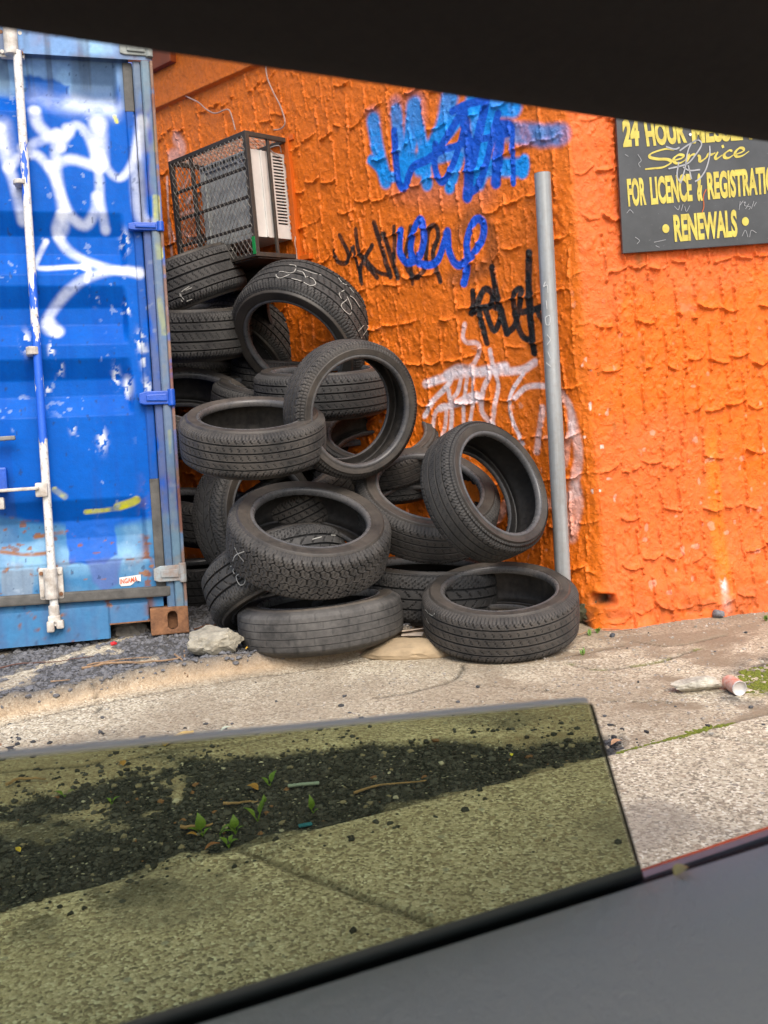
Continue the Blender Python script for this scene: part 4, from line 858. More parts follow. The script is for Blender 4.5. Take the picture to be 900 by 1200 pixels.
def diamond(name, org, u, v, W_, H_, dx, dy, r):
    """expanded mesh: zigzag wires joined at the knuckles"""
    org, u, v = (np.array(t, float) for t in (org, u, v)); nrm = np.cross(u, v); mb = MB()
    n = int(W_/dx)
    for i in range(-1, n+1):
        for s in (0, 1):
            pts = []
            j = 0
            while j*dy/2 <= H_+1e-6:
                x = (i+(.5 if (j+s) % 2 else 0)+(.5 if s else 0))*dx
                if 0 <= x <= W_: pts.append(tuple(org+u*x+v*j*dy/2))
                elif len(pts) > 1: mb.tube(pts, r, 4, False); pts = []
                else: pts = []
                j += 1
            if len(pts) > 1: mb.tube(pts, r, 4, False)
    return mb.build(name, m_msh, cage)
m_msh = simple('old steel mesh', (.42,.39,.34), .6, .3, .5, 30, 0, c2=(.035,.033,.03))
diamond('wire_mesh', (x0,y1+.013,z0), (1,0,0), (0,0,1), CW, CHt, .034, .046, .0015)
diamond('wire_mesh', (x0,.01,z1+.012), (1,0,0), (0,1,0), CW, CD, .032, .044, .0019)
diamond('wire_mesh', (x1+.012,.01,z0), (0,1,0), (0,0,1), CD, CHt, .032, .044, .0019)
ac = thing('air_conditioner', 'old cream air conditioner box inside the mesh cage, louvred on its side', 'air conditioner', MK)
m_cream = simple('aged cream enamel', (.66,.64,.60), .45, 0, .18, 7, .1, 60); m_fin = simple('dusty condenser fins', (.50,.52,.50), .75, .0, .35, 40, .2); m_dk = simple('dark slot', (.02,.02,.02), .7, 0, 0, 5, 0)
ax0, ax1, ay1, az0, az1 = .030, .455, .225, .095, .525
sl = [(az0+.075+i*(az1-az0-.095)/21) for i in range(22)]
mb = MB()                                                          # cabinet with its louvres cut through the right-hand side
mb.box(((ax0+ax1)/2, ay1/2, az1-.003), (ax1-ax0, ay1, .006)); mb.box(((ax0+ax1)/2, ay1/2, az0+.003), (ax1-ax0, ay1, .006)); mb.box((ax1-.003, ay1/2, (az0+az1)/2), (.006, ay1, az1-az0-.012))
mb.box((ax0+.003, .085+(ay1-.085)/2, (az0+az1)/2), (.006, ay1-.085, az1-az0-.012)); mb.box((ax0+.003, .008, (az0+az1)/2), (.006, .016, az1-az0-.012))
prev = az0+.006
for zz_ in sl+[az1-.006+.006]:
    lo, hi = prev, zz_-.0045 if zz_ < az1-.008 else az1-.006
    if hi > lo: mb.box((ax0+.003, .0505, (lo+hi)/2), (.006, .069, hi-lo))
    prev = zz_+.0045
mb.build('cabinet', m_cream, ac)
mb = MB(); mb.box((ax0+.03, .07, (az0+az1)/2), (.004, .12, az1-az0-.03)); mb.build('fan_shroud', m_dk, ac)
mb = MB(); mb.box((ax0-.004, .165, (az0+az1)/2), (.010, .012, az1-az0)); mb.box((ax0-.002, .125, (az0+az1)/2), (.006, .006, az1-az0)); mb.build('seam_rib', m_cream, ac, .003)
mb = MB(); ye = ay1+.001
for (cx_, cz_, w_, h_) in (((ax0+ax1)/2, az1-.02, ax1-ax0, .04), ((ax0+ax1)/2, az0+.012, ax1-ax0, .024), (ax0+.015, (az0+az1)/2, .03, az1-az0), (ax1-.02, (az0+az1)/2, .04, az1-az0)): mb.box((cx_, ye+.004+.0005*random.random(), cz_), (w_, .008, h_))
mb.build('rear_frame', simple('grey cabinet paint', (.52,.54,.52), .6, 0, .25, 20, .2), ac, .002)
mb = MB(); mb.box(((ax0+ax1)/2, ay1-.006, (az0+az1)/2), (ax1-ax0-.06, .008, az1-az0-.06)); core = mb.build('condenser', m_fin, ac)
mb = MB()
for i in range(15): mb.box((ax0+.055+i*.0245, ye+.0145, az1-.02), (.012, .004, .016))
mb.build('top_vents', m_dk, ac)
mb = MB(); pts = smooth_line([(.06,.25,.50),(.10,.255,.47),(.04,.262,.455),(.02,.258,.51),(.09,.25,.54)], 6); mb.tube(pts, .004, 6); mb.tube(smooth_line([(.02,.03,.53),(.0,.06,.555),(.03,.1,.54),(.01,.04,.50)], 6), .003, 6); mb.build('loose_wiring', simple('silver tape', (.5,.5,.5), .35, .6, .3, 40, .3), ac, smooth=True)
mb = MB(); mb.tube(smooth_line([(-.018,.02,.10),(-.02,.03,.06),(-.016,.02,.02),(-.02,.03,-.06)], 5), .003, 6); mb.build('drain_hose', m_cab, ac, smooth=True)
# ------------------------------------------------------------------ galvanised pole
m_gal, nt, b = newmat('galvanised steel'); co = objco(nt); mp = N(nt, 'ShaderNodeMapping'); mp.inputs['Scale'].default_value = (30, 30, 1.6); nt.links.new(co, mp.inputs[0])
n1 = noise(nt, 1, 5, .65, mp.outputs[0]); n2 = noise(nt, 45, 5, .7, co)
nt.links.new(mix(nt, ramp(nt, n2, [(.45, 0), (.75, .4)]), ramp(nt, n1, [(.3, (.22,.23,.23)), (.7, (.42,.43,.43))]), (.24,.21,.17)), b.inputs['Base Color']); b.inputs['Metallic'].default_value = .35; b.inputs['Roughness'].default_value = .5; bump(nt, b, n2, .15, .003)
pb = on_ground(663, 737); pb[2] = -.05; pty = pb[1]+.0
ptop = at_y(635.5, 203, pty); pdir = ptop-pb
pole = thing('metal_pole', 'bare galvanised steel pole standing in front of the wall corner, scratched figures near its top', 'pole', loc(pb))
mb = MB(); mb.tube([(0,0,0), tuple(pdir)], .0325, 28, False); ud = pdir/np.linalg.norm(pdir)
mb.tube([tuple(pdir-ud*.12), tuple(pdir)], .0265, 28, False); mb.build('tube', m_gal, pole, smooth=True)
bm = bmesh.new(); bmesh.ops.create_circle(bm, segments=28, radius=.0325); bmesh.ops.create_circle(bm, segments=28, radius=.0265); bmesh.ops.bridge_loops(bm, edges=bm.edges[:]); me = bpy.data.meshes.new('rim'); bm.to_mesh(me); bm.free(); me.materials.append(m_gal); o = link(bpy.data.objects.new('rim', me), pole); o.location = tuple(pdir+ud*.0005)
mb = MB()
for st_ in ([(639,330),(637,336),(641,334),(642,343)], [(640,352),(641,362)], [(639,372),(644,370),(644,380),(640,380),(639,372)], [(641,392),(645,398),(641,404)], [(642,412),(645,420)], [(640,425),(646,430)]):
    pts = [tuple(at_y(px, py, pty-.0332)-pb) for px, py in smooth_line(st_, 3)]; mb.tube(pts, .0013, 4)
mb.build('scratched_marks', simple('pale scratch', (.62,.62,.60), .6, 0, .1, 9, 0), pole)
# ------------------------------------------------------------------ sign
SO = .034
def sgp(px, py): a, z = on_wall(px, py, dR, SO, nR); return C0+nR*SO+dR*a+SH*z
s0 = sgp(730, 297); ux = sgp(900, 285)-s0; ux /= np.linalg.norm(ux); uv = sgp(722, 140)-s0; uz = np.cross(ux, np.cross(uv, ux)); uz /= np.linalg.norm(uz); un = np.cross(ux, uz)
MS = frame(s0, ux, uz, un)
def sg2(px, py):
    p = np.linalg.solve(np.stack([ray(px, py), -ux, -uz], 1), s0-CP); return np.array([p[1], p[2]])
tl = sg2(721.6, 128); SW = sg2(926, 283)[0]; SHt = tl[1]
sign = thing('sign', 'black signboard with yellow lettering screwed to the right-hand face of the orange wall', 'sign', MS)
m_sb, nt, b = newmat('weathered black board'); co = objco(nt); n1 = noise(nt, 5, 5, .65, co); n2 = noise(nt, 70, 4, .7, co)
nt.links.new(mix(nt, ramp(nt, n2, [(.66, 0), (.72, .45)]), ramp(nt, n1, [(.3, (.030,.031,.033)), (.7, (.060,.062,.066))]), (.30,.30,.31)), b.inputs['Base Color']); b.inputs['Roughness'].default_value = .33; bump(nt, b, noise(nt, 3, 3, .5, co), .08, .02)
mb = MB(); mb.prism([(0, 0), (SW, .0), (SW+tl[0]*.9, SHt), (tl[0], SHt)], -.016, 0); mb.build('board', m_sb, sign, .002)
m_ye = simple('faded yellow vinyl', (.60,.50,.085), .45, 0, .28, 26, .1, 60, c2=(.40,.31,.045))
def line_text(body, b0, b1, t0, bold, extra=0):
    p0, p1, p2 = sg2(*b0), sg2(*b1), sg2(*t0); d = p1-p0; wd = np.linalg.norm(d); d /= wd; up = np.array([-d[1], d[0]]); h = (p2-p0)@up; sk = (p2-p0)@d/h
    M = Matrix(((d[0], up[0]+d[0]*sk, 0, p0[0]), (d[1], up[1]+d[1]*sk, 0, p0[1]), (0, 0, 1, .0016), (0, 0, 0, 1)))
    return text_mesh('lettering', body, m_ye, sign, M, width=wd, height=h, bold=bold)
def line_words(words, bold):
    for body, b0, b1, t0 in words: line_text(body, b0, b1, t0, bold)
line_words([('24', (730.2,172.9), (749.5,171), (728.6,140))], .056)
line_words([('HOUR', (758,172.2), (805,167.6), (754,143)), ('MESSENGER', (811,168.8), (921,161), (809,139.5))], .05)
line_words([('FOR', (736.4,242.6), (757.5,240.6), (734.0,209.5)), ('LICENCE', (763,240.5), (811.5,236), (760.6,207.5)), ('&', (817,236.2), (823.5,235.6), (816,203.5)), ('REGISTRATION', (829.5,234.6), (918,225.6), (827.6,202)), ('RENEWALS', (790.6,284), (864.4,277.6), (788.4,251.6))], .042)
mb = MB()
for c_ in ((780,268), (873.2,259.6)):
    p = sg2(*c_); mb.prism([(p[0]+.0155*math.cos(t), p[1]+.0175*math.sin(t)) for t in np.linspace(0, 6.283, 25)[:-1]], .0008, .0022)
mb.build('bullet_dots', m_ye, sign)
def ribbon(mb, pts, wd, z, taper=True, flatpen=None):
    P_ = [sg2(*p) for p in smooth_line(pts, 6)]; n = len(P_); L_, R_ = [], []
    for i, p in enumerate(P_):
        d = P_[min(i+1, n-1)]-P_[max(i-1, 0)]; d /= np.linalg.norm(d)+1e-9; nn_ = np.array([-d[1], d[0]])
        w2 = wd/2*((.55+.45*math.sin(math.pi*min(1, (i+.7)/n*1.0))) if taper else 1)
        if flatpen is not None: w2 *= .45+.75*abs(d@np.array([math.sin(flatpen), -math.cos(flatpen)]))
        L_.append((*(p+nn_*w2), z)); R_.append((*(p-nn_*w2), z))
    mb.add(L_+R_, [(i, i+1, n+i+1, n+i) for i in range(n-1)])
A = lambda p: q(p, 5.0, 720, 130)
mb = MB()
for p in ([(350,228),(295,224),(215,250),(208,272),(250,282),(312,285),(330,303),(285,330),(220,338),(178,342)], [(345,292),(392,278),(402,262),(375,258),(347,280),(355,304),(385,305),(415,288)], [(415,288),(432,262),(440,252)], [(424,298),(440,268),(462,255),(474,262)], [(486,262),(497,268),(502,296),(535,275),(548,250)], [(548,250),(566,256),(590,246)],
        [(606,240),(590,270),(600,280),(632,258)], [(690,236),(672,232),(645,252),(645,272),(668,276),(700,256)], [(704,258),(752,238),(752,220),(728,220),(706,246),(716,268),(750,262),(788,236)]): ribbon(mb, A(p), .0125, .0018, flatpen=rad(30))
ribbon(mb, A([(628,212),(640,206)]), .012, .0018, False); o = mb.build('script_lettering', m_ye, sign)
mb = MB()
for p in ([(315,340),(420,312),(470,262),(508,200),(490,172),(450,190),(425,250),(415,320),(400,380),(385,425)], [(380,235),(430,200),(490,168)], [(400,330),(440,350),(500,345)], [(430,320),(440,360),(450,400)], [(556,205),(556,260),(535,340),(500,395),(470,415)], [(375,300),(365,380),(385,420)], [(300,210),(350,225),(380,215)]): ribbon(mb, A(p), .006, .0030, False)
for p in ([(735,530),(728,580)], [(728,560),(752,528)], [(755,540),(765,535),(760,555),(775,560),(765,575)], [(785,545),(778,560),(795,562),(785,580)], [(800,575),(815,530)], [(815,560),(830,535)], [(70,600),(90,580),(110,600)], [(350,560),(372,580),(380,555)], [(390,585),(400,548)], [(410,560),(420,590),(440,555)], [(745,735),(765,700),(780,740)], [(790,740),(800,700),(830,715)], [(135,255),(155,290),(140,310),(150,330)], [(60,255),(80,268)], [(120,740),(145,760),(130,780)], [(230,770),(300,755)], [(240,790),(262,800)]): ribbon(mb, A(p), .0022, .0030, False)
mb.build('scratched_tag', simple('pale scratches', (.36,.36,.37), .5, 0, .3, 60, 0), sign)
mb = MB(); ribbon(mb, A([(535,460),(520,500),(522,560),(512,595)]), .003, .0030, False); mb.build('orange_drip', m_or, sign)
for px, py in ((808.5, 158), ):
    mb = MB(); p = sg2(px, py); mb.tube([(p[0], p[1], 0), (p[0], p[1], .004)], .006, 12); mb.build('screw', simple('screw steel', (.6,.6,.6), .4, .5, .1, 9, 0), sign)
# ------------------------------------------------------------------ rubble and litter on the ground
m_stone = simple('broken concrete', (.40,.365,.285), .95, 0, .55, 22, .9, 90); m_brick = simple('mossy stone', (.17,.155,.13), .95, 0, .5, 14, .6, 60)
m_wood = simple('dry twig', (.33,.21,.12), .9, 0, .4, 40, .3); m_leafd = simple('dry leaf', (.40,.21,.05), .7, 0, .4, 40, .2); m_green = simple('weed leaf', (.12,.22,.025), .55, 0, .35, 30, .2, 60)
def gpos(px, py):
    z = 0.0
    for _ in range(4): p = on_ground(px, py, z); z = ground_z(p[0], p[1])
    return np.array([p[0], p[1], z])
def stone(px, py, size, label, mat, seed, rough=.22, rz=0.0, cat='stone', name='stone', sink=.3):
    p = gpos(px, py); o = lump(name, size, mat, None, seed, rough); o.location = (p[0], p[1]+size[1]*.4, p[2]+size[2]*(.5-sink*.5)); o.rotation_euler = (0, 0, rz); return tag(o, label, cat)
stone(249, 771, (.245,.17,.125), 'pale broken concrete lump on the gravel at the container corner', m_stone, 5, .25, .2, 'rubble', 'concrete_lump', .15)
p = cl(150, 745, .05); o = lump('stone', (.19,.22,.21), m_brick, None, 12, .3); pw = OC+eX*(p[0]+.01)+eZ*(.015)+eY*.16; o.location = tuple(pw); tag(o, 'rough brown stone propping up the container inside its fork pocket notch', 'stone')
stone(819, 812, (.175,.075,.055), 'long pale weathered stone lying on the footpath beside the drink can', simple('lichened pale stone', (.56,.52,.42), .95, 0, .65, 34, .6, 90), 21, .25, .12, 'stone', 'stone', .25)
stone(844, 725, (.055,.05,.045), 'small grey angular stone at the foot of the orange wall', simple('grey stone', (.19,.19,.20), .9, 0, .4, 30, .4), 8, .2, .3)
stone(694, 733, (.12,.14,.15), 'dark mossy rubble block between the round front tyre and the wall corner', simple('mossy rubble', (.10,.085,.055), .95, 0, .5, 18, .6, 50, c2=(.05,.055,.02)), 33, .35, .5, 'rubble', 'rubble_block', .2)
stone(718, 747, (.026,.022,.02), 'dark blue-grey pebble below the wall corner', simple('blue pebble', (.07,.075,.085), .9, 0, .3, 30, .4), 9, .2, .3, 'pebble', 'pebble')
stone(485, 772, (.42,.20,.10), 'tan concrete hump of the old kerb between the bald tyre and the round one', simple('tan kerb concrete', (.40,.30,.18), .95, 0, .4, 9, .5, 60), 17, .12, -.05, 'kerb piece', 'kerb_piece', .75)
# scattered pebbles of the yard: individual small stones
tints = [simple('pebble stone', c, .9, 0, .4, 60, .3) for c in ((.10,.10,.105), (.30,.26,.20), (.05,.05,.052), (.45,.41,.34))]
spots = [(612,772,2),(700,765,0),(735,760,2),(742,775,3),(764,752,1),(780,770,0),(796,786,3),(822,778,2),(838,764,0),(858,755,1),(874,742,2),(884,760,0),(893,776,3),(720,795,1),(748,800,2),(770,812,0),(560,806,2),(598,820,0),(640,808,1),(520,815,3),(880,830,0),(835,824,2),(760,742,2),(690,752,0),(740,738,0),(790,738,3),(815,735,1),(866,726,0),(300,800,2),(345,815,0),(410,805,1),(190,822,2),(120,842,0),(60,850,1)]
base = lump('pebble', (.012,.010,.008), tints[0], None, 3, .3, 2); first = True
for i, (px, py, c) in enumerate(spots[::2]):
    o = base if first else base.copy()
    if not first: COL.objects.link(o)
    first = False; p = gpos(px, py); s = rng.uniform(.6, 1.7); o.location = (p[0], p[1], p[2]+.003*s); o.scale = (s, s*rng.uniform(.7, 1.2), s); o.rotation_euler = (0, 0, rng.uniform(0, 6))
    o.material_slots[0].link = 'OBJECT'; o.material_slots[0].material = tints[c]
    tag(o, ('little grey pebble', 'little tan pebble', 'little near-black pebble', 'little whitish pebble')[c]+' lying loose on the pale footpath', 'pebble', 'loose pebbles on the footpath')
def twig(label, px, r=.0035, mat=None, lift=.008, name='twig'):
    mb = MB(); pts = [gpos(*p)+np.array([0, 0, lift+.004*random.random()]) for p in smooth_line(px, 4)]; n = len(pts)
    mb.tube([tuple(p) for p in pts], [r*(1-.6*i/n) for i in range(n)], 6); return tag(mb.build(name, mat or m_wood, None, smooth=True), label, 'twig')
twig('long reddish-brown twig lying on the gravel before the container', [(96,786),(130,780),(170,779),(205,775),(212,772)], .006)
twig('thin pale twig crossing the long reddish one before the container', [(102,782),(140,776),(178,773)], .0035)
twig('short forked twig right of the long reddish twig', [(205,770),(214,776),(220,782)], .0045)
twig('dark thin stem on the gravel at the left picture edge', [(0,786),(20,781),(60,778),(110,772)], .0035, simple('dark stem', (.12,.06,.045), .9, 0, .3, 30, .2))
twig('little twig lying left of the reddish twig on worn gravel', [(60,802),(82,800)], .003)
twig('pale twig lying across the black gravel, seen through the tinted window', [(415,935),(445,926),(500,921)], .004, None, .012)
twig('stubby yellowish stick just under the top edge of the tinted window glass', [(193,876),(210,866),(227,861)], .009, simple('yellow stick', (.48,.33,.11), .8, 0, .3, 30, .2), .010)
twig('thin pale stick among the black stones left of the weeds', [(262,947),(285,946),(303,945)], .004, None, .012)
twig('dry brown stick behind the leftmost weed', [(212,975),(235,975),(250,972)], .005, None, .012)
twig('dry stems at the foot of the wall beside the round tyre', [(676,748),(700,741),(730,742),(745,745)], .003, None, .012)
twig('bent brown stick at the far left on the dark gravel', [(8,925),(20,919),(38,917),(54,918)], .005, None, .012)
# scraps in the shade by the corner casting
for k, (px, py) in enumerate(((228,741),(236,738),(243,741),(250,736))): twig(('curled rusty leaf stem', 'short brown leaf stem', 'split brown stem', 'slender brown stem')[k]+' in the litter right of the corner casting', [(px, py), (px+8, py-3), (px+15, py-1)], .0035, simple('rusty litter', (.16,.07,.035), .9, 0, .4, 40, .2), .01)
mb = MB(); p = gpos(482, 738); mb.box((0,0,.01), (.10,.07,.004), Matrix.Rotation(.3, 4, 'Z') @ Matrix.Rotation(-.35, 4, 'X')); mb.box((.01,-.03,.004), (.09,.05,.004), Matrix.Rotation(-.2, 4, 'Z')); o = mb.build('cardboard_scrap', simple('wet cardboard', (.50,.42,.34), .85, 0, .3, 20, .3), None, .001); o.location = tuple(p+np.array([0,0,.045])); tag(o, 'folded cardboard scrap on the kerb hump between the bald tyre and the round tyre', 'cardboard')
mb = MB(); p = gpos(131, 761); mb.tube([(0,0,0),(.014,.0,.004),(.022,.004,0)], [.008,.009,.004], 8); o = mb.build('bottle_cap', simple('red plastic', (.55,.02,.025), .4, 0, .1, 9, 0), None, smooth=True); o.location = tuple(p+np.array([0,0,.02])); tag(o, 'little red plastic scrap under the container edge', 'plastic scrap')
# drink can on its side, its open end towards the viewer
p = gpos(867, 817); cn = thing('drink_can', 'crushed faded red and white drink can lying on the footpath by the moss', 'can', frame(p+np.array([.0,.045,.025]), np.array([.99,.14,0])*.82, np.array([0,0,1.])*.82, np.array([.14,-.99,0])*.82))
def lathe(prof, n=36): 
    a = np.arange(n)*2*math.pi/n; return np.stack([np.stack([r*np.cos(a), r*np.sin(a), z+0*a], -1) for r, z in prof]), n
A_, n_ = lathe([(.026,-.055),(.030,-.048),(.031,-.035),(.0275,-.02),(.0315,-.008),(.0305,.012),(.0315,.026),(.030,.036)]); A_[..., :2] *= (1+.09*(fbm(A_[..., 0]*60+5, A_[..., 2]*50+5, 2)-.5))[..., None]
np_mesh('body', A_, grid_faces(len(A_), n_, True), simple('faded red can print', (.55,.16,.10), .5, .1, .2, 45, .3, 80, c2=(.66,.50,.42)), cn, True)
A_, n_ = lathe([(.030,.036),(.0305,.040),(.0285,.041),(.0275,.034),(.010,.030),(.0005,.030)]); np_mesh('lid', A_, grid_faces(len(A_), n_, True), simple('dull aluminium', (.66,.63,.60), .45, .3, .2, 60, .2), cn, True)
# weeds: leaves on short stems
def leaf_shape(L_, W_, n=7):
    V = []; 
    for i in range(n):
        t = i/(n-1); w2 = W_/2*math.sin(math.pi*min(.985, t**.75+.012))*(1-.15*t); zc_ = .18*L_*math.sin(math.pi*t*.9)
        V += [(-w2, L_*t, zc_+w2*.35), (0, L_*t, zc_), (w2, L_*t, zc_+w2*.35)]
    Fs = []
    for i in range(n-1): a = i*3; Fs += [(a, a+1, a+4, a+3), (a+1, a+2, a+5, a+4)]
    return V, Fs
def weed(px, py, leaves, label, hgt=.02):
    p = gpos(px, py); t = thing('weed', label, 'weed', loc(p), 'weeds sprouting from the gravel gap')
    for (ang, tilt, L_, W_, ox, oz) in leaves:
        V, Fs = leaf_shape(L_*.8, W_*.72); mb = MB(); M = Matrix.Translation((ox, random.uniform(-.008, .008), oz)) @ Matrix.Rotation(rad(ang), 4, 'Z') @ Matrix.Rotation(rad(tilt), 4, 'X'); mb.add([M @ Vector(v) for v in V], Fs); mb.build('leaf', m_green, t, smooth=True)
        mb = MB(); mb.tube([(0,0,0), (ox*.5, 0, oz*.6), (ox, 0, oz)], .0016, 5); mb.build('stem', m_green, t)
weed(238, 980, [(30,70,.055,.042,-.004,.018), (95,25,.045,.020,-.006,.008), (-60,30,.03,.016,.004,.008)], 'tall-leaved weed, leftmost of the sprouts in the black gravel gap')
weed(276, 978, [(15,65,.042,.034,.0,.018), (70,40,.028,.018,-.004,.012), (-80,25,.025,.014,.004,.008)], 'upright three-leaved weed, second sprout from the left in the gravel gap')
weed(258, 980, [(-75,20,.055,.018,.0,.008), (-100,15,.045,.014,.0,.006)], 'low flat weed lying between the two left-hand sprouts')
weed(302, 963, [(65,30,.05,.022,-.006,.012), (-35,55,.04,.022,.006,.018), (-45,60,.036,.022,.014,.036), (10,70,.025,.018,.02,.048)], 'branched weed with several leaves, in the middle of the gravel gap')
weed(367, 953, [(25,75,.05,.026,-.004,.010), (-80,20,.018,.01,.003,.004)], 'single-leaf weed, rightmost of the sprouts in the gravel gap')
weed(316, 922, [(-40,45,.045,.030,.004,.010), (60,35,.035,.018,-.004,.008)], 'weed behind the orange fallen leaf in the gravel gap')
weed(268, 993, [(-85,25,.03,.020,.004,.008), (70,30,.032,.022,-.004,.008), (-30,40,.025,.018,.002,.010)], 'small round-leaved weed at the corner of the near slab')
weed(76, 934, [(80,20,.035,.02,-.004,.006), (-80,20,.03,.016,.004,.006)], 'tiny weed at the far left of the black gravel')
weed(131, 943, [(-70,25,.03,.018,.002,.006), (60,25,.025,.014,-.002,.006)], 'tiny weed just right of the far-left one')
for k, (px, py, lab) in enumerate(((700,742,'bright green tuft at the orange wall corner'), (691,745,'small green sprout beside the mossy rubble block'), (683,768,'little green sprout on the cracked slab right of the round tyre'), (500,756,'green sprout on the tan kerb hump'), (898,728,'green sprout at the wall foot by the right picture edge'))):
    weed(px, py, [(random.uniform(-90,90), random.uniform(25,70), random.uniform(.02,.035), .014, random.uniform(-.008,.008), .006) for _ in range(6)], lab)
p = wpt(.095, .145, .03)
def fallen(px, py, L_, W_, ang, mat, label):
    p = gpos(px, py); V, Fs = leaf_shape(L_*.72, W_*.72); mb = MB(); M = Matrix.Rotation(rad(ang), 4, 'Z') @ Matrix.Rotation(rad(12), 4, 'X'); mb.add([M @ Vector(v) for v in V], Fs); o = mb.build('fallen_leaf', mat, None, smooth=True); o.location = tuple(p+np.array([0,0,.010])); return tag(o, label, 'leaf', 'fallen leaves and scraps on the ground')
fallen(303, 930, .05, .04, 70, m_leafd, 'orange fallen leaf on the black gravel in front of a weed')
fallen(232, 984, .04, .022, 100, m_leafd, 'brown fallen leaf under the leftmost weed')
fallen(240, 1001, .055, .024, -75, simple('rust leaf', (.33,.14,.06), .7, 0, .4, 40, .2), 'curled rusty leaf on the edge of the near slab')
fallen(145, 901, .035, .028, 20, m_leafd, 'orange leaf in the upper left of the tinted glass view')
fallen(24, 1003, .03, .02, 50, simple('yellow leaf', (.55,.40,.05), .7, 0, .3, 40, .2), 'yellow leaf on the gravel at the far left')
fallen(258, 862, .06, .03, -70, simple('pale leaf', (.45,.48,.36), .7, 0, .3, 40, .2), 'pale grey-green leaf just under the top edge of the window glass')
fallen(288, 764, .04, .025, -60, simple('gold leaf', (.60,.36,.04), .7, 0, .3, 40, .2), 'golden leaf between the concrete lump and the bald tyre')
fallen(600, 890, .018, .015, 0, simple('yellow petal', (.62,.55,.05), .7, 0, .2, 40, 0), 'tiny yellow petal on the black gravel')
fallen(716, 877, .05, .035, -80, simple('tan leaf', (.50,.28,.15), .75, 0, .3, 40, .3), 'crumpled tan leaf at the slab joint beside the glass edge')
mb = MB(); p = gpos(358, 970); mb.box((0,0,.008), (.034,.014,.004)); o = mb.build('plastic_scrap', simple('blue plastic', (.03,.17,.26), .4, 0, .2, 20, 0), None, .001); o.location = tuple(p); o.rotation_euler = (0,0,.3); tag(o, 'blue plastic scrap at the edge of the near slab', 'plastic scrap')
mb = MB(); p = gpos(355, 925); mb.tube([(-.04,0,.012),(.0,.004,.013),(.045,.008,.012)], .005, 8); o = mb.build('straw', simple('grey straw', (.24,.30,.30), .5, 0, .1, 20, 0), None); o.location = tuple(p); tag(o, 'grey-green drinking straw lying on the black gravel', 'straw')
# moss cushions in the joint, one mass
bm = bmesh.new(); bmesh.ops.create_icosphere(bm, subdivisions=1, radius=1); bv = np.array([v.co[:] for v in bm.verts]); bf = np.array([[v.index for v in f.verts] for f in bm.faces]); bm.free()
V = []; Fs = []; n = 0
for _ in range(9000):
    if rng.random() < .65: t = rng.uniform(690, 960); p = on_ground(t, 838+(900-t)*.2556); x = p[0]+rng.normal()*.006; y = p[1]+rng.normal()*.009; th_ = .535
    else: x, y = on_ground(rng.uniform(866,935), rng.uniform(768,812))[:2]; th_ = .50
    if th_ and _ % 3 and float(fbm(np.array(x*30+7), np.array(y*30), 3)) < .52: continue
    if float(fbm(np.array(x*6+50), np.array(y*6), 3)) < (th_ if y < 3.3 else .52) or (rng.random() < .5 and y > 2.9): continue
    s = rng.uniform(.003, .008); V.append(bv*(1+.5*(rng.random(bv.shape)-.5))*np.array([s,s,s*.7])+np.array([x, y, 0])); Fs.append(bf+len(bv)*n); n += 1
if n:
    V = np.concatenate(V); V[:, 2] += ground_h(V[:, 0], V[:, 1]); m_moss = simple('moss', (.17,.19,.016), .95, 0, .5, 60, .3, 200, c2=(.07,.09,.01))
    tag(np_mesh('moss', V, np.concatenate(Fs), m_moss), 'bright green moss filling the slab joint and the footpath edge', kind='stuff')
# ------------------------------------------------------------------ the car the picture is taken from
TH_C = rad(26); cd = np.array([math.cos(TH_C), math.sin(TH_C), 0]); co2 = np.array([-math.sin(TH_C), math.cos(TH_C), 0]); OCAR = np.array([0, .55, CAMH])
MCAR = frame(OCAR, cd, co2, np.array([0, 0, 1.]))
def cpx(px, py, y=0.0):
    t, a, z = np.linalg.solve(np.stack([ray(px, py), -cd, -np.array([0, 0, 1.])], 1), OCAR+co2*y-CP); return a, z
car = thing('car', 'red car seen from its seat: dark roof edge, lowered tinted window and grey door panel', 'car', MCAR)
XA, XB = -1.15, 1.5
def extrude(name, prof, zline, mat, x0=XA, x1=XB, smooth=True, n=24, closed=True, wob=None):
    """profile (y, dz) drawn along the car; zline gives the height of its datum at x"""
    xs_ = np.linspace(x0, x1, n); pr = np.array(prof); A_ = np.stack([np.stack([x+0*pr[:, 0], pr[:, 0], zline(x)+pr[:, 1]], -1) for x in xs_])
    m = len(pr); Fq = grid_faces(n, m, closed); o = np_mesh(name, A_, Fq, mat, car, smooth); me = o.data
    bm = bmesh.new(); bm.from_mesh(me)
    if closed: bm.verts.ensure_lookup_table(); bm.faces.new([bm.verts[i] for i in range(m)]); bm.faces.new([bm.verts[(n-1)*m+i] for i in range(m)])
    bmesh.ops.recalc_face_normals(bm, faces=bm.faces); bm.to_mesh(me); bm.free()
    try: me.set_sharp_from_angle(angle=rad(40))
    except Exception: pass
    return o
(ra, rz), (rb, rzb) = cpx(0, 33), cpx(900, 166)
roofz = lambda x: rz+(rzb-rz)*(x-ra)/(rb-ra)-.012*max(0, 1-((x-.07)/.35)**2)*0
m_liner = simple('dark roof lining', (.050,.040,.032), .95, 0, .15, 120, .25, 400)
extrude('roof_lining', [(.035,.035),(.012,.006),(0,0),(-.012,.003),(-.045,.022),(-.12,.048),(-.45,.075),(-1.5,.075),(-1.5,.125),(-.1,.115),(.02,.085)], roofz, m_liner)
(ga, gz), (gb, gzb) = cpx(215, 1200, -.02), cpx(900, 986, -.02)
sillz = lambda x: gz+(gzb-gz)*(x-ga)/(gb-ga)
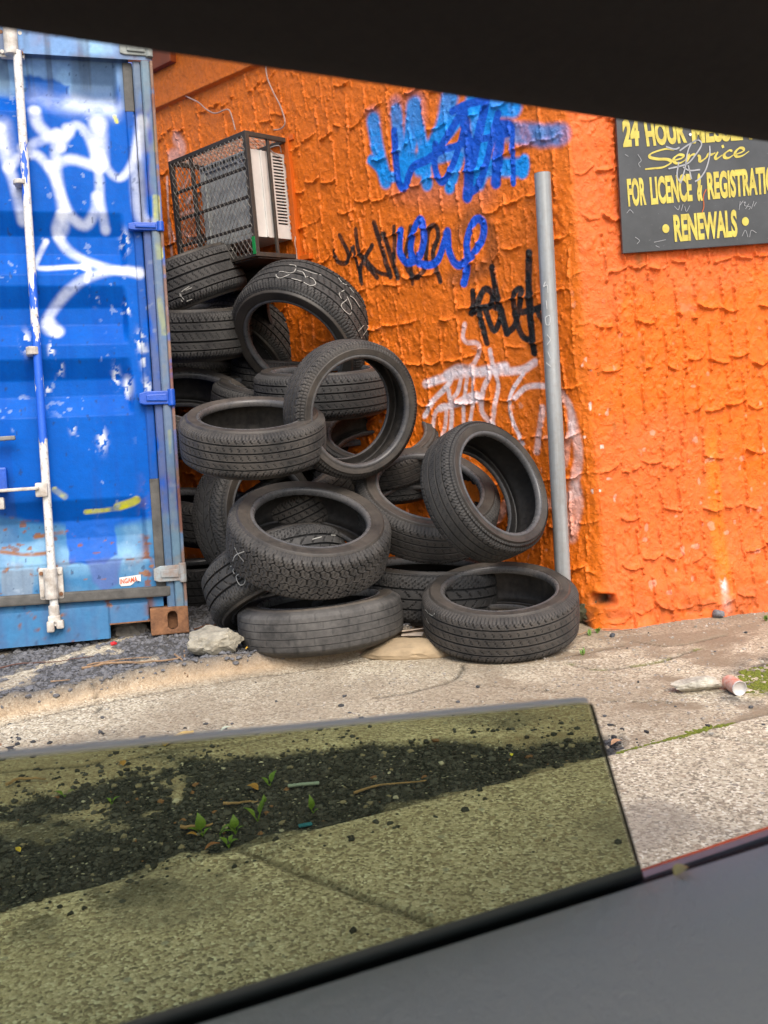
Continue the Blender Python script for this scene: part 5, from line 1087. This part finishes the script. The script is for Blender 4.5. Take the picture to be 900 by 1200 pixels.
m_pan, nt, b = newmat('grey door vinyl'); co = objco(nt); v = N(nt, 'ShaderNodeTexVoronoi', feature='DISTANCE_TO_EDGE'); v.inputs['Scale'].default_value = 420; nt.links.new(co, v.inputs['Vector'])
b.inputs['Base Color'].default_value = (.42,.398,.375, 1); b.inputs['Roughness'].default_value = .48
bump(nt, b, math_(nt, 'ADD', math_(nt, 'MULTIPLY', ramp(nt, v.outputs['Distance'], [(0, 0), (.12, 1)]), .6), math_(nt, 'MULTIPLY', noise(nt, 95, 4, .6, co), 1.6)), .55, .0022)
extrude('door_panel', [(-.018,-.03),(-.019,-.006),(-.024,0),(-.034,-.001),(-.06,-.009),(-.09,-.026),(-.12,-.052),(-.15,-.09),(-.175,-.14),(-.19,-.21),(-.2,-.30),(-.2,-.55),(-.2,-.55)], sillz, m_pan, n=40)
mb = MB(); mb.box((.17, -1.5, -.62), (2.6, .06, .62)); mb.box((.17, -.75, -.93), (2.6, 1.5, .04)); mb.build('cabin_shell', simple('dark cabin trim', (.05,.05,.05), .8, 0, .1, 9, 0), car)
m_blkr = simple('black window rubber', (.006,.006,.006), .6, 0, .2, 40, .15, spec=.2)
extrude('window_seal', [(-.0035,-.04),(-.0035,-.0125),(-.007,-.0085),(-.013,-.009),(-.0172,-.011),(-.0172,-.04)], sillz, m_blkr)
(ma, mz), (mb_, mzb) = cpx(755, 1025, .012), cpx(900, 976, .012)
mouz = lambda x: mz+(mzb-mz)*(x-ma)/(mb_-ma)
extrude('belt_moulding', [(.0065,-.05),(.0065,-.004),(.009,0),(.0165,0),(.019,-.003),(.019,-.05)], mouz, simple('grey belt moulding', (.40,.36,.36), .35, 0, .15, 20, .05))
extrude('door_skin', [(.0195,-.05),(.0195,-.0115),(.022,-.0095),(.040,-.014),(.06,-.035),(.075,-.25),(.06,-.62),(.05,-.62)], mouz, simple('red car paint', (.55,.035,.012), .25, 0, .1, 5, 0))
(ca, cz), (cb, czb) = cpx(190, 1185, -.0062), cpx(751, 1013, -.0062)
chz = lambda x: cz+(czb-cz)*(x-ca)/(cb-ca)
extrude('dark_reflection_strip', [(-.0052,-.05),(-.0052,-.0005),(-.0058,0),(-.0064,-.0008),(-.0064,-.05)], chz, simple('dark reflection tone', (.018,.021,.018), .35, 0, .2, 40, .05), x1=cb)  # added dark strip imitating the dim reflection along the glass foot, hiding the moulding
# tinted glass, part lowered
m_gl = bpy.data.materials.new('tinted glass'); m_gl.use_nodes = True; nt = m_gl.node_tree; nt.nodes.clear(); out = N(nt, 'ShaderNodeOutputMaterial')
tr = N(nt, 'ShaderNodeBsdfTransparent'); tr.inputs[0].default_value = (.59,.625,.485, 1); gl = N(nt, 'ShaderNodeBsdfGlossy'); gl.inputs['Roughness'].default_value = .02; gl.inputs[0].default_value = (1,1,1,1)
ms = N(nt, 'ShaderNodeMixShader'); ms.inputs[0].default_value = .012; nt.links.new(tr.outputs[0], ms.inputs[1]); nt.links.new(gl.outputs[0], ms.inputs[2])
co = objco(nt); df = N(nt, 'ShaderNodeBsdfDiffuse'); df.inputs[0].default_value = (.5,.48,.44,1); m2 = N(nt, 'ShaderNodeMixShader'); nt.links.new(ramp(nt, math_(nt, 'ADD', math_(nt, 'MULTIPLY', noise(nt, 9, 5, .7, co), .7), math_(nt, 'MULTIPLY', noise(nt, 140, 3, .6, co), .3)), [(.45, .004), (.75, .05)]), m2.inputs[0])
nt.links.new(ms.outputs[0], m2.inputs[1]); nt.links.new(df.outputs[0], m2.inputs[2]); nt.links.new(m2.outputs[0], out.inputs[0])
(t0, u0), (t1, u1) = cpx(0, 884), cpx(690, 819); (e1, f1) = cpx(751, 1030); sl_ = (u1-u0)/(t1-t0)
top = [(-1.1, u0+sl_*(-1.1-t0)), (t1-.012, u1-sl_*.012)]; rr = .008
corner = [(t1-.004, u1-.0003), (t1-.0005, u1-.003), (t1+.0012, u1-.008)]
low_ = [(e1+(e1-t1)/(f1-u1)*(-.09), f1-.09), (-1.1, f1-.09)]
poly = top+corner+low_
mb = MB(); n = len(poly); V = [(x, .0012, z) for x, z in poly]+[(x, -.0045, z) for x, z in poly]; mb.add(V, [tuple(range(n)), tuple(range(n, 2*n))[::-1]]); glass = mb.build('window_glass', m_gl, car)
mb = MB(); i_ = range(0, n-2); edge = poly[:n-1]
V = [(x, .0003, z) for x, z in edge]+[(x, -.0048, z) for x, z in edge]+[(x, .0003, z+.0004) for x, z in edge]+[(x, -.0048, z+.0004) for x, z in edge]; k = len(edge)
ts = top+corner[:1]; k = len(ts)
V = [(x, .0018, z-.0006) for x, z in ts]+[(x, .0014, z+.0012) for x, z in ts]+[(x, -.0022, z+.0026) for x, z in ts]+[(x, -.0049, z+.0012) for x, z in ts]+[(x, -.0051, z-.0006) for x, z in ts]
Fs = []
for r_ in range(4):
    for i in range(k-1): Fs.append((r_*k+i, r_*k+i+1, (r_+1)*k+i+1, (r_+1)*k+i))
mb.add(V, Fs); m_ed = bpy.data.materials.new('ground glass edge'); m_ed.use_nodes = True; nt = m_ed.node_tree; nt.nodes.clear(); out = N(nt, 'ShaderNodeOutputMaterial'); d1 = N(nt, 'ShaderNodeBsdfDiffuse'); d1.inputs[0].default_value = (.85,.83,.82,1); d2 = N(nt, 'ShaderNodeBsdfTranslucent'); d2.inputs[0].default_value = (.85,.82,.80,1); mx = N(nt, 'ShaderNodeMixShader'); mx.inputs[0].default_value = .5
nt.links.new(d1.outputs[0], mx.inputs[1]); nt.links.new(d2.outputs[0], mx.inputs[2]); nt.links.new(mx.outputs[0], out.inputs[0]); mb.build('glass_edge', m_ed, glass, smooth=True)
re = corner[1:]+low_[:1]; k = len(re); mb = MB(); V = [(x+.0002, .0003, z) for x, z in re]+[(x+.0008, -.0022, z) for x, z in re]+[(x+.0002, -.0048, z) for x, z in re]
mb.add(V, [(r_*k+i, r_*k+i+1, (r_+1)*k+i+1, (r_+1)*k+i) for r_ in range(2) for i in range(k-1)]); mb.build('glass_edge', simple('dark glass edge', (.06,.04,.045), .4, 0, .1, 30, .05), glass, smooth=True)
a_, z_c = cpx(783, 1021, -.012); V, Fs = leaf_shape(.016, .010); mb = MB(); M = MCAR @ Matrix.Translation((a_-.008, -.027, sillz(a_)+.0012)) @ Matrix.Rotation(rad(-80), 4, 'Z'); mb.add([M @ Vector(v) for v in V], Fs); tag(mb.build('fallen_leaf', simple('sill leaf', (.62,.47,.16), .6, 0, .3, 90, .1), None, smooth=True), 'tiny yellow leaf lying on the car window seal', 'leaf')
